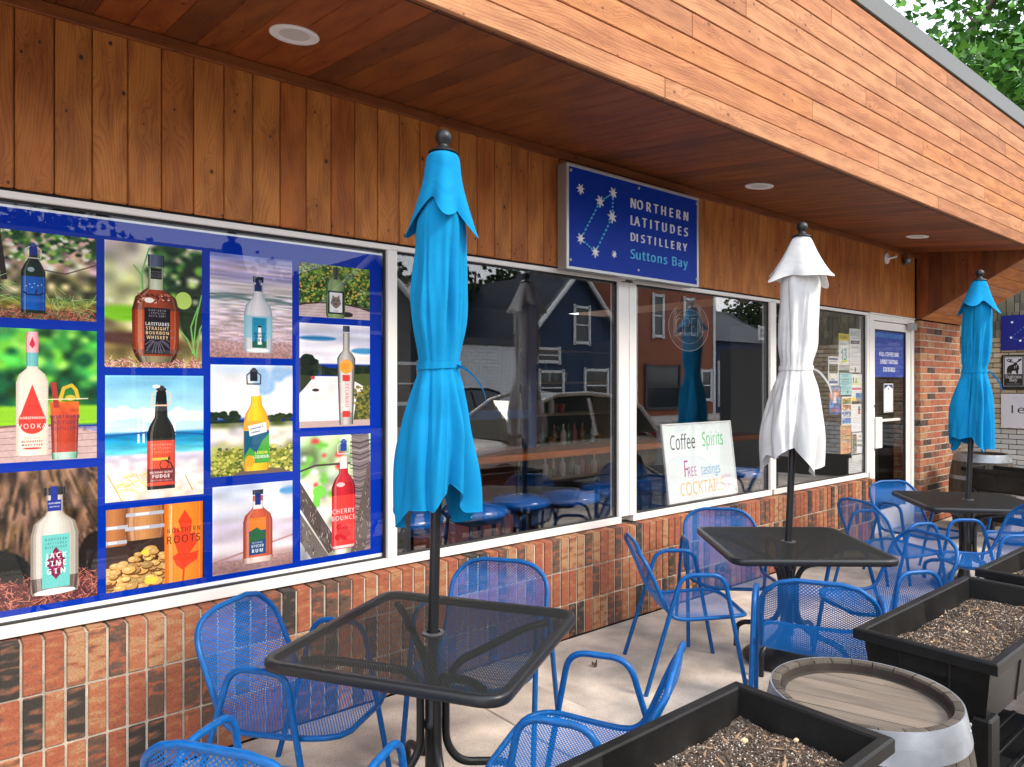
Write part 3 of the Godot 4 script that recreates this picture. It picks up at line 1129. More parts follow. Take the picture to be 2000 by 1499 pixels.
func build_neighbour() -> void:
	var s := thing("neighbour_building", "neighbouring tan and grey brick building with shingled mansard roof", "building", Vector3(12.8, 0, 0))
	var tan := mat(L(0.44, 0.37, 0.27), 0.9)
	part("front_wall", boxm(Vector3(-1.0, 1.5, -0.75), Vector3(2.6, 3.0, 0.3), M.mortar), s)
	part("side_wall", boxm(Vector3(0.4, 1.2, 2.0), Vector3(0.74, 2.4, 6.0), mat(L(0.04, 0.04, 0.04), 0.9)), s)
	var cols := [L(0.45, 0.36, 0.24), L(0.38, 0.29, 0.19), L(0.52, 0.43, 0.30)]
	var greys := [L(0.50, 0.49, 0.46), L(0.44, 0.43, 0.41), L(0.55, 0.54, 0.51)]
	var am := ArrayMesh.new()
	var bs := [MB.new(), MB.new(), MB.new(), MB.new(), MB.new(), MB.new()]
	for r in 38:
		var y := 0.04 + r * 0.0775
		var x := -2.3 - (0.1 if r % 2 else 0.0)
		while x < 0.02:
			bs[rng.randi() % 3].box(Vector3(x + 0.1, y, -0.6), Vector3(0.195, 0.067, 0.03), 0.003)
			x += 0.205
		var up := y > 1.04
		var z := -0.6 - (0.105 if r % 2 else 0.0)
		while z < 3.4 and y < 2.4:
			bs[rng.randi() % 3 + (0 if up else 3)].box(Vector3(0.015, y, z + 0.1), Vector3(0.03, 0.067, 0.195), 0.003)
			z += 0.205
	for k in 6:
		bs[k].surf(am, mat(cols[k] if k < 3 else greys[k - 3], 0.9))
	part("bricks", am, s).set_meta("kind", "stuff")
	# mansard roof: courses of split shingles
	var rf := part("mansard_roof", boxm(Vector3(1.2, 3.6, -1.2), Vector3(7.0, 2.5, 0.3), M.dark_gap), s)
	part("roof_backing", boxm(Vector3(1.05, 3.55, 1.4), Vector3(0.8, 2.3, 4.3), M.dark_gap), s)
	var sh := [MB.new(), MB.new(), MB.new()]
	for r in 17:
		var x := -2.3
		while x < 4.6:
			var w := rng.randf_range(0.06, 0.13)
			sh[rng.randi() % 3].box(Vector3(x + w / 2, 2.37 + r * 0.135 + 0.08 + rng.randf_range(-0.012, 0.012), -0.36 - r * 0.035 + rng.randf_range(-0.006, 0.006)), Vector3(w - 0.009, 0.155, 0.03), 0.003)
			x += w
	for r in 16:
		var zz := -0.7
		while zz < 3.5:
			var w := rng.randf_range(0.06, 0.13)
			sh[rng.randi() % 3].box(Vector3(0.02 + r * 0.035 + rng.randf_range(-0.006, 0.006), 2.37 + r * 0.135 + 0.08 + rng.randf_range(-0.012, 0.012), zz + w / 2), Vector3(0.03, 0.155, w - 0.009), 0.003)
			zz += w
	var shm := [mat(L(0.17, 0.15, 0.10), 0.95), mat(L(0.22, 0.19, 0.125), 0.95), mat(L(0.12, 0.11, 0.08), 0.95)]
	am = ArrayMesh.new()
	for k in 3:
		sh[k].surf(am, shm[k])
	part("shingles", am, rf).set_meta("kind", "stuff")
	build_neighbour_signs()

func plate(called: String, tex: Texture2D, w: float, h: float, thick: float, edge: Material, rough := 0.5) -> ArrayMesh:  # a flat printed board: print on the front, plain edges
	var q := MB.new()
	q.box(Vector3(0, 0, -thick / 2 - 0.0006), Vector3(w, h, thick), minf(0.002, thick * 0.3))
	var am := q.mesh(edge)
	q = MB.new()
	q.quad(Vector3(-w / 2, -h / 2, 0), Vector3(w / 2, -h / 2, 0), Vector3(w / 2, h / 2, 0), Vector3(-w / 2, h / 2, 0))
	q.surf(am, tmat(tex, rough))
	return am

func star_pts(c: Vector2, r: float, n := 7) -> Array:
	var p := []
	for k in n * 2:
		p.append(c + Vector2.from_angle(PI * k / n - PI / 2) * (r if k % 2 == 0 else r * 0.38))
	return p

func build_neighbour_signs() -> void:
	var X := 12.766
	var turn := -PI / 2
	# blue sign with the constellation
	var c := Cv.new(800, 640, Color8(0, 18, 120), self)
	c.at(Vector2(0, 0), 8.0, Rect2i(0, 0, 800, 640))
	var st := [Vector2(22, 16), Vector2(20, 51), Vector2(38, 59), Vector2(52, 22), Vector2(62, 14), Vector2(61, 34), Vector2(70, 62)]
	for e in [[1, 2], [2, 5], [5, 4], [4, 3], [3, 1]]:
		for k in 12:
			if k % 2 == 0:
				c.line(st[e[0]].lerp(st[e[1]], (k + 0.6) / 12.0), st[e[0]].lerp(st[e[1]], (k + 1.5) / 12.0), 0.9, Color8(90, 170, 225))
	for p in st:
		c.poly(star_pts(p, 3.6), Color.WHITE)
	single("blue_star_sign", plate("p", c.done(400, 320), 0.66, 0.53, 0.02, M.sign_blue), "small dark blue sign of white stars on the neighbour's wall", "sign", Vector3(X, 2.469, 0.148), turn)
	# moose sign
	c = Cv.new(600, 1200, Color8(8, 9, 9), self)
	c.at(Vector2(0, 0), 6.0, Rect2i(0, 0, 600, 1200))
	var W := Color8(205, 205, 205)
	c.rect(9, 9, 82, 170, W)
	c.rect(10.5, 10.5, 79, 167, Color8(8, 9, 9))
	c.rect(14, 14, 72, 96, Color8(190, 188, 196))
	var blk := Color8(8, 9, 9)
	c.poly([Vector2(24, 108), Vector2(22, 84), Vector2(27, 66), Vector2(40, 56), Vector2(50, 54), Vector2(56, 50), Vector2(64, 52), Vector2(72, 62), Vector2(74, 80), Vector2(70, 90), Vector2(70, 108), Vector2(62, 108), Vector2(60, 92), Vector2(52, 90), Vector2(44, 93), Vector2(42, 108), Vector2(34, 108), Vector2(33, 94), Vector2(31, 108)], blk)
	c.poly([Vector2(48, 58), Vector2(52, 46), Vector2(60, 42), Vector2(67, 48), Vector2(64, 68), Vector2(58, 76), Vector2(53, 70)], blk)
	c.poly([Vector2(54, 45), Vector2(40, 44), Vector2(24, 36), Vector2(20, 22), Vector2(27, 27), Vector2(31, 20), Vector2(36, 27), Vector2(44, 22), Vector2(44, 31), Vector2(39, 36), Vector2(50, 40)], blk)
	c.poly([Vector2(60, 44), Vector2(72, 41), Vector2(84, 30), Vector2(82, 18), Vector2(76, 26), Vector2(72, 22), Vector2(70, 32), Vector2(64, 38)], blk)
	c.ell(31, 31, 4, 3, Color8(190, 188, 196))
	c.line(Vector2(56, 62), Vector2(55, 78), 2.2, Color8(190, 188, 196))
	c.line(Vector2(63, 58), Vector2(61, 74), 2.0, Color8(190, 188, 196))
	c.text("Suttons", 50, 134, 19, W, 2, 0.5, -3, 0.78)
	c.text("Bay", 50, 152, 18, W, 2, 0.5, -3, 0.8)
	c.text("TRADING COMPANY", 50, 168, 4.2, W, 0, 0.5, 6, 0.95)
	single("moose_sign", plate("p", c.done(300, 600), 0.31, 0.53, 0.02, M.black_paint), "black sign with a moose silhouette on the neighbour's wall", "sign", Vector3(X, 1.868, -0.02), turn)
	# pale studio sign
	c = Cv.new(1000, 800, Color8(196, 194, 200), self)
	c.at(Vector2(0, 0), 10.0, Rect2i(0, 0, 1000, 800))
	for k in 16:
		c.line(Vector2(16 + k * 1.0, 8 + k * 2.1), Vector2(62, 4 + k * 4.2), 0.9, Color8(176, 176, 192))
	c.text("lee", 15, 45, 17, Color8(40, 40, 46), 0, 0.0, 6, 1.05)
	c.text("Y", 38, 70, 15, Color8(40, 40, 46), 0, 0.0)
	single("studio_sign", plate("p", c.done(500, 400), 0.9, 0.52, 0.02, M.white), "pale grey sign with thin lettering under the moose sign", "sign", Vector3(X, 1.285, 0.27), turn)

func siding(b: MB, x0: float, x1: float, y0: float, y1: float, z: float) -> void:
	var y := y0
	while y < y1:
		b.quad(Vector3(x1, y, z - 0.025), Vector3(x0, y, z - 0.025), Vector3(x0, minf(y + 0.16, y1), z), Vector3(x1, minf(y + 0.16, y1), z))
		y += 0.16

func far_window(s: Node, x: float, y: float, w: float, h: float, z: float, frame: Material) -> void:
	var q := MB.new()
	for e in [[-w / 2, 0, 0.12, h + 0.24], [w / 2, 0, 0.12, h + 0.24], [0, h / 2, w, 0.12], [0, -h / 2, w, 0.14], [0, 0, w, 0.06]]:
		q.box(Vector3(x + e[0], y + e[1], z - 0.04), Vector3(e[2], e[3], 0.08))
	var f := part("window", q.mesh(frame), s)
	part("pane", boxm(Vector3(x, y, z - 0.005), Vector3(w, h, 0.02), M.far_glass), f)

# a house across the street: its front faces the shop
func house(called: String, label: String, x0: float, x1: float, z: float, deep: float, eave: float, ridge: float, along_street: bool, wallm: Material, roofm: Material, wins: Array, clad := true) -> Node3D:
	var s := thing(called, label, "building", Vector3(0, 0, 0))
	var b := MB.new()
	b.box(Vector3((x0 + x1) / 2, eave / 2, z + deep / 2 + 0.03), Vector3(x1 - x0, eave, deep))
	if clad:
		siding(b, x0, x1, 0.1, eave, z)
	if not along_street and ridge > eave:
		b.prism(PackedVector2Array([Vector2(x0, eave), Vector2(x1, eave), Vector2((x0 + x1) / 2, ridge)]), z + 0.02, z + deep)
	part("wall", b.mesh(wallm), s)
	b = MB.new()
	if ridge > eave:
		var o := 0.35
		if along_street:
			var k := (ridge - eave) / (deep / 2)
			b.quad(Vector3(x1 + o, eave - o * k, z - o), Vector3(x0 - o, eave - o * k, z - o), Vector3(x0 - o, ridge, z + deep / 2), Vector3(x1 + o, ridge, z + deep / 2))
			b.quad(Vector3(x0 - o, eave, z + deep), Vector3(x1 + o, eave, z + deep), Vector3(x1 + o, ridge, z + deep / 2), Vector3(x0 - o, ridge, z + deep / 2))
		else:
			var xm := (x0 + x1) / 2
			var k := (ridge - eave) / (xm - x0)
			b.quad(Vector3(x0 - o, eave - o * k, z - o), Vector3(x0 - o, eave - o * k, z + deep), Vector3(xm, ridge, z + deep), Vector3(xm, ridge, z - o))
			b.quad(Vector3(x1 + o, eave - o * k, z + deep), Vector3(x1 + o, eave - o * k, z - o), Vector3(xm, ridge, z - o), Vector3(xm, ridge, z + deep))
	else:
		b.box(Vector3((x0 + x1) / 2, eave + 0.1, z + deep / 2), Vector3(x1 - x0 + 0.3, 0.25, deep + 0.3))
	part("roof", b.mesh(roofm), s)
	b = MB.new()
	if not along_street and ridge > eave:
		var xm := (x0 + x1) / 2
		var k := (ridge - eave) / (xm - x0)
		for sg in [-1.0, 1.0]:
			b.tube([Vector3(xm, ridge - 0.08, z - 0.37), Vector3(xm + sg * ((x1 - x0) / 2 + 0.38), eave - 0.35 * k - 0.08, z - 0.37)], 0.13, 4)
	for x in [x0, x1]:
		b.box(Vector3(x, eave / 2, z - 0.02), Vector3(0.18, eave, 0.06))
	part("trim", b.mesh(M.white), s)
	for w in wins:
		far_window(s, w[0], w[1], w[2], w[3], z - 0.03, M.white)
	return s

func build_street() -> void:
	M.far_glass = mat(L(0.03, 0.035, 0.04), 0.08)
	var navy := mat(L(0.028, 0.05, 0.10), 0.8)
	var slate := mat(L(0.085, 0.09, 0.10), 0.9)
	var redb = M.brick[0]
	var Z := 20.0
	house("dark_house", "dark gabled house with white trim seen reflected at left", 10.6, 16.4, Z + 1, 8.0, 3.9, 6.7, false, mat(L(0.03, 0.04, 0.05), 0.8), slate, [[13.5, 4.4, 1.0, 1.5], [12.0, 1.7, 1.2, 1.6], [15.0, 1.7, 1.2, 1.6]])
	var w := house("white_brick_shop", "low white brick shop across the street", 17.0, 20.8, Z, 6.0, 3.35, 3.3, true, mat(L(0.74, 0.74, 0.73), 0.8), slate, [], false)
	var b := MB.new()
	for r in 22:
		var x := 17.0 - (0.2 if r % 2 else 0.0)
		while x < 20.6:
			b.box(Vector3(x + 0.2, 0.1 + r * 0.148, Z - 0.01), Vector3(0.385, 0.133, 0.05), 0.006)
			x += 0.4
	part("bricks", b.mesh(mat(L(0.85, 0.85, 0.84), 0.75)), w).set_meta("kind", "stuff")
	house("yellow_house", "small yellow house behind the white brick shop", 17.4, 20.0, Z + 6.5, 5.0, 5.2, 6.6, false, mat(L(0.55, 0.45, 0.06), 0.8), slate, [[18.5, 4.3, 0.9, 1.1]])
	house("blue_house", "navy blue clapboard house with a long slate roof", 20.9, 27.6, Z + 0.6, 14.0, 3.7, 7.2, false, navy, slate, [[24.6, 4.5, 1.0, 1.7], [22.4, 3.0, 1.4, 0.6], [25.6, 1.6, 1.6, 1.5], [22.6, 1.5, 1.5, 1.5]])
	var rb := house("red_brick_building", "two-storey red brick building across the street", 27.9, 34.6, Z, 9.0, 8.0, 7.9, true, redb, slate, [[29.6, 5.2, 0.8, 2.1], [32.2, 5.2, 0.8, 2.1], [33.8, 1.6, 0.9, 1.6]], false)
	far_window(rb, 30.0, 1.5, 2.8, 2.2, Z - 0.03, mat(L(0.06, 0.05, 0.05), 0.6))
	house("porch_house", "dark blue house with white framed porch windows", 34.9, 43.0, Z + 0.4, 9.0, 4.3, 6.4, true, mat(L(0.02, 0.035, 0.09), 0.8), slate, [[36.4, 1.7, 1.7, 2.4], [38.8, 1.7, 1.2, 2.2], [41.4, 1.7, 1.5, 2.2], [40.5, 4.8, 1.4, 0.7]])
	house("green_house", "dull green clapboard house far along the street", 44.0, 56.0, Z + 2, 10.0, 4.0, 7.0, true, mat(L(0.10, 0.13, 0.10), 0.8), slate, [[46.5, 1.8, 1.4, 1.9], [51.0, 1.8, 1.4, 1.9]])
	house("grey_house", "grey clapboard house at the near end of the far pavement", -12.0, 9.5, Z + 1, 9.0, 4.2, 7.0, true, mat(L(0.16, 0.16, 0.16), 0.8), slate, [[-6, 1.8, 1.5, 1.8], [0, 1.8, 1.5, 1.8], [6, 1.8, 1.5, 1.8]])
	var leafm := mat(Color.WHITE, 0.7)
	leafm.vertex_color_use_as_albedo = true
	leafm.backlight_enabled = true
	leafm.backlight = Color(0.5, 0.5, 0.5)
	leafm.cull_mode = BaseMaterial3D.CULL_DISABLED
	M.leaf = leafm
	var far := [[21.5, 30.5, 9.5, 4.4, "broad leafy tree rising behind the navy blue house"], [27.5, 33.0, 11.0, 5.0, "tallest tree behind the red brick building"], [10.0, 31.0, 9.0, 4.2, "leafy tree behind the dark gabled house"], [38.0, 32.0, 9.5, 4.6, "leafy tree behind the porch house"], [50.0, 26.0, 10.0, 5.5, "dark tree at the far end of the street"], [60.0, 22.0, 11.0, 6.0, "last large tree along the street"], [2.0, 31.0, 9.5, 4.6, "leafy tree behind the grey house"]]
	for q in far:
		leafy_tree("street_tree", q[4], Vector3(q[0], -0.1, q[1]), q[2], q[3], 2600, 0.42, [L(0.035, 0.07, 0.014), L(0.055, 0.10, 0.02), L(0.025, 0.05, 0.012)], "trees across the street")
	build_cars()
	var f := thing("picket_fence", "white picket fence beside the white brick shop", "fence", Vector3(20.9, 0, Z - 1.4))
	for k in 24:
		part("picket", boxm(Vector3(k * 0.14, 0.5, 0), Vector3(0.07, 1.0, 0.025), M.white), f)
	part("rail", boxm(Vector3(1.6, 0.75, 0.03), Vector3(3.4, 0.07, 0.03), M.white), f)
	var ir := thing("iron_fence", "black iron fence before the red brick building", "fence", Vector3(33.0, 0, Z - 1.5))
	for k in 40:
		part("bar", boxm(Vector3(k * 0.15, 0.55, 0), Vector3(0.025, 1.1, 0.025), M.black_paint), ir)
	part("rail", boxm(Vector3(2.9, 1.0, 0.02), Vector3(6.0, 0.04, 0.03), M.black_paint), ir)

func leaf_mesh(maple: bool) -> ArrayMesh:
	var q := MB.new()
	if maple:
		var pts := [Vector2(0, -0.05), Vector2(-0.16, 0.0), Vector2(-0.40, -0.06), Vector2(-0.36, 0.14), Vector2(-0.52, 0.34), Vector2(-0.27, 0.38), Vector2(-0.2, 0.5), Vector2(-0.14, 0.68), Vector2(0, 0.95), Vector2(0.14, 0.68), Vector2(0.2, 0.5), Vector2(0.27, 0.38), Vector2(0.52, 0.34), Vector2(0.36, 0.14), Vector2(0.40, -0.06), Vector2(0.16, 0.0)]
		var c := Vector3(0, 0.25, 0.05)
		for i in pts.size():
			var a: Vector2 = pts[i]
			var b: Vector2 = pts[(i + 1) % pts.size()]
			q.tri(Vector3(a.x, a.y, -0.25 * a.x * a.x), c, Vector3(b.x, b.y, -0.25 * b.x * b.x))
	else:
		for k in 5:
			var t := Basis(Vector3(0.3, 1, 0.2).normalized(), k * 1.4) * Basis(Vector3.RIGHT, k * 0.7 - 1.2)
			q.quad(t * Vector3(-0.25, 0, 0), t * Vector3(0, -0.4, 0.1), t * Vector3(0.25, 0, 0), t * Vector3(0, 0.5, 0.1))
	return q.mesh(M.leaf)

func leafy_tree(called: String, label: String, at: Vector3, high: float, wide: float, count: int, leaf: float, cols: Array, group: String, maple := false, low := 0.35) -> void:
	var t := thing(called, label, "tree", at, 0, group)
	var r := RandomNumberGenerator.new()
	r.seed = int(at.x * 100 + at.z * 7)
	var q := MB.new()
	var bark := mat(L(0.11, 0.085, 0.065), 0.95)
	q.tube([Vector3.ZERO, Vector3(0.05, high * 0.2, 0), Vector3(0.0, high * 0.45, 0.08), Vector3(0.1, high * 0.8, 0)], 0.2, 8, false, true, [high * 0.034, high * 0.026, high * 0.018, high * 0.006])
	part("trunk", q.mesh(bark), t)
	q = MB.new()
	var tips := []
	for k in 22:
		var a := r.randf() * TAU
		var y0 := high * r.randf_range(low * 0.8, 0.75)
		var up := r.randf_range(0.1, 0.5)
		var ln := wide * r.randf_range(0.55, 0.98) * (1.0 - 0.45 * absf(y0 / high - 0.5))
		var d := Vector3(cos(a), up, sin(a))
		var p0 := Vector3(0.05, y0, 0.03)
		var p1 := p0 + d * ln * 0.5 + Vector3(0, 0.1, 0)
		var p2 := p0 + d * ln
		q.tube([p0, p1, p2], 0.03, 5, false, false, [high * 0.010, high * 0.006, high * 0.002])
		for j in 6:
			var s := p0.lerp(p2, r.randf_range(0.3, 1.0))
			var e := s + Vector3(r.randf_range(-1, 1), r.randf_range(-0.4, 0.8), r.randf_range(-1, 1)) * wide * 0.25
			q.tube([s, e], 0.01, 4, false, false, [high * 0.003, high * 0.001])
			tips.append(e)
			tips.append(s)
	part("limbs", q.mesh(bark), t)
	var mm := MultiMesh.new()
	mm.transform_format = MultiMesh.TRANSFORM_3D
	mm.use_colors = true
	mm.mesh = leaf_mesh(maple)
	mm.instance_count = count
	for i in count:
		var c: Vector3 = tips[r.randi() % tips.size()]
		var p := c + Vector3(r.randfn(0, 1), r.randfn(0, 0.7), r.randfn(0, 1)) * wide * 0.125
		p.y = maxf(p.y, high * low * 0.7)
		var bs := Basis.from_euler(Vector3(r.randf_range(-1.2, 0.6) - 0.5, r.randf() * TAU, r.randf_range(-0.6, 0.6))) if maple else Basis.from_euler(Vector3(r.randf() * TAU, r.randf() * TAU, r.randf() * TAU))
		mm.set_instance_transform(i, Transform3D(bs.scaled(Vector3.ONE * leaf * r.randf_range(0.7, 1.25)), p))
		var cc: Color = (cols[r.randi() % cols.size()] as Color).srgb_to_linear()
		var k := r.randf_range(0.8, 1.25)
		mm.set_instance_color(i, Color(cc.r * k, cc.g * k, cc.b * k))
	var o := MultiMeshInstance3D.new()
	o.name = "crown"
	o.multimesh = mm
	o.set_meta("kind", "stuff")
	t.add_child(o)

func build_tree_ahead() -> void:
	leafy_tree("maple_tree", "bright green maple tree rising behind the canopy roof", Vector3(19.6, -0.1, -3.6), 12.5, 5.2, 34000, 0.20, [L(0.075, 0.22, 0.022), L(0.05, 0.165, 0.018), L(0.035, 0.11, 0.014), L(0.12, 0.30, 0.03)], "", true, 0.42)

func build_cars() -> void:
	var s := car_body("parked_car", "champagne compact sport utility car parked along the kerb behind the tables", mat(L(0.62, 0.57, 0.50), 0.25, 0.2))
	s.position = Vector3(8.0, -0.15, 5.32)
	s.rotation.y = PI
	var c := copy_of(s, "dark car parked across the street by the dark gabled house", Vector3(14.0, -0.15, 15.0), deg_to_rad(0))
	for o in c.get_children():
		if str(o.name).begins_with("body"):
			var m: ArrayMesh = o.mesh.duplicate()
			m.surface_set_material(0, mat(L(0.012, 0.013, 0.015), 0.25))
			o.mesh = m
	c = copy_of(s, "black car parked before the porch house", Vector3(38.0, -0.15, 15.2), deg_to_rad(0))
	for o in c.get_children():
		if str(o.name).begins_with("body"):
			var m: ArrayMesh = o.mesh.duplicate()
			m.surface_set_material(0, mat(L(0.02, 0.022, 0.025), 0.25))
			o.mesh = m

func car_body(called: String, label: String, paint: StandardMaterial3D) -> Node3D:
	# nose towards +x; stations of the lower body: x, sill, belt or bonnet height, half width
	var t := thing(called, label, "car")
	paint.clearcoat_enabled = true
	paint.clearcoat = 0.5
	paint.clearcoat_roughness = 0.2
	var st := [[-2.26, 0.55, 0.75, 0.05], [-2.25, 0.45, 0.80, 0.70], [-2.2, 0.35, 0.98, 0.82], [-1.6, 0.28, 1.05, 0.89], [0.0, 0.25, 1.02, 0.90], [0.95, 0.25, 1.02, 0.90], [1.5, 0.26, 0.97, 0.88], [2.0, 0.28, 0.88, 0.82], [2.28, 0.32, 0.76, 0.68], [2.36, 0.40, 0.62, 0.56], [2.37, 0.48, 0.56, 0.04]]
	var lerp_st := func(u: float) -> Array:
		var f := u * (st.size() - 1)
		var i := mini(int(f), st.size() - 2)
		var w := f - i
		var outp := []
		for k in 4:
			outp.append(lerpf(st[i][k], st[i + 1][k], w))
		return outp
	var q := MB.new()
	q.sheet(16, 24, func(u, v):
		var e = lerp_st.call(v)
		var a: float = u * TAU
		var cx := cos(a)
		var sy := sin(a)
		var hw: float = e[3]
		var mid: float = (e[1] + e[2]) / 2
		var hh: float = (e[2] - e[1]) / 2
		return Vector3(e[0], mid + hh * signf(sy) * pow(absf(sy), 0.45), hw * signf(cx) * pow(absf(cx), 0.35)), true, true)
	part("body", q.mesh(paint), t)
	# cabin: side profile pulled in towards the roof
	var prof := [[-2.12, 1.0], [-1.85, 1.42], [-1.5, 1.60], [-0.6, 1.68], [0.1, 1.66], [0.45, 1.56], [1.25, 1.0]]
	q = MB.new()
	var roof := MB.new()
	for i in prof.size() - 1:
		var a: Array = prof[i]
		var b: Array = prof[i + 1]
		var wa: float = 0.86 - 0.26 * (a[1] - 1.0) / 0.68
		var wb: float = 0.86 - 0.26 * (b[1] - 1.0) / 0.68
		var top: MB = roof if (i >= 2 and i <= 3) or i == 1 else q
		top.quad(Vector3(b[0], b[1], -wb), Vector3(a[0], a[1], -wa), Vector3(a[0], a[1], wa), Vector3(b[0], b[1], wb))
		for sg in [-1.0, 1.0]:
			var p := [Vector3(a[0], a[1], sg * wa), Vector3(b[0], b[1], sg * wb), Vector3(b[0], 1.0, sg * 0.86), Vector3(a[0], 1.0, sg * 0.86)]
			q.out(p, Vector3(0, 0.2, sg), Vector2.ZERO, false)
	part("glazing", q.mesh(mat(L(0.03, 0.035, 0.035), 0.03, 0.0, 1.0)), t)
	part("body_roof", roof.mesh(paint), t)
	q = MB.new()
	for sg in [-1.0, 1.0]:
		var line := []
		for p in prof:
			line.append(Vector3(p[0], p[1] + 0.005, sg * (0.865 - 0.26 * (p[1] - 1.0) / 0.68)))
		q.tube(line, 0.04, 6)
		for x in [-0.55, -1.45]:
			q.tube([Vector3(x, 1.0, sg * 0.87), Vector3(x - 0.05, 1.6, sg * 0.64)], 0.035, 6)
		q.box(Vector3(0.85, 1.05, sg * 0.99), Vector3(0.14, 0.14, 0.2), 0.04)
	part("body_pillars", q.mesh(paint), t)
	var tyre := MB.new()
	tyre.lathe([Vector2(0.2, -0.11), Vector2(0.32, -0.11), Vector2(0.345, -0.08), Vector2(0.345, 0.08), Vector2(0.32, 0.11), Vector2(0.2, 0.11)], 28)
	var rim := MB.new()
	rim.lathe([Vector2(0.0, 0.05), Vector2(0.08, 0.06), Vector2(0.1, 0.02), Vector2(0.19, 0.04), Vector2(0.21, 0.1)], 20)
	for k in 5:
		rim.xf = Transform3D(Basis(Vector3.UP, k * TAU / 5), Vector3.ZERO)
		rim.box(Vector3(0.12, 0.07, 0), Vector3(0.2, 0.02, 0.05))
	for x in [-1.4, 1.4]:
		for sg in [-1.0, 1.0]:
			var w := part("wheel", tyre.mesh(M.gasket), t, Transform3D(Basis(Vector3.RIGHT, sg * PI / 2), Vector3(x, 0.345, sg * 0.80)))
			part("rim", rim.mesh(M.steel), w)
	for sg in [-1.0, 1.0]:
		part("headlight", boxm(Vector3(2.12, 0.78, sg * 0.62), Vector3(0.22, 0.12, 0.26), mat(L(0.6, 0.62, 0.62), 0.1), 0.03), t)
		part("taillight", boxm(Vector3(-2.2, 0.92, sg * 0.66), Vector3(0.1, 0.16, 0.2), mat(L(0.3, 0.01, 0.01), 0.2), 0.02), t)
	part("grille", boxm(Vector3(2.33, 0.56, 0), Vector3(0.06, 0.16, 0.8), M.gasket, 0.01), t)
	part("number_plate", boxm(Vector3(2.375, 0.45, 0), Vector3(0.012, 0.11, 0.31), M.white, 0.002), t)
	return t

func line_of(p: Node, t: String, x0: float, x1: float, y: float, cap: float, z0: float, z1: float, m2: Material, gap: int) -> void:  # each letter a part
	var all := letters(t, 0, gap)
	var sc := cap / 45.7
	var fit: float = (x1 - x0) / (all.width * sc)
	var font: FontVariation = fonts[gap]
	for i in t.length():
		if t[i] == " ":
			continue
		var g := letters(t[i], 0, gap)
		var adv: float = font.get_string_size(t.substr(0, i), HORIZONTAL_ALIGNMENT_LEFT, -1, 64).x if i > 0 else 0.0
		var one := letters(t[i], 0, gap)
		var pts := []
		for q in one.tris:
			pts.append(Vector2((q.x + g.left + adv - all.left) * fit, q.y))
		var b := MB.new()
		if t[i] == "I":  # a plain stroke without serifs
			var m: float = (g.left + adv - all.left + g.width * 0.5) * fit * sc + x0
			b.box(Vector3(m, y + cap * 0.5, (z0 + z1) * 0.5), Vector3(cap * 0.135, cap, z1 - z0))
			part("letter", b.mesh(m2), p)
			continue
		b.glyphs(pts, Vector2(x0, y), sc, z0, z1)
		part("letter", b.mesh(m2), p)

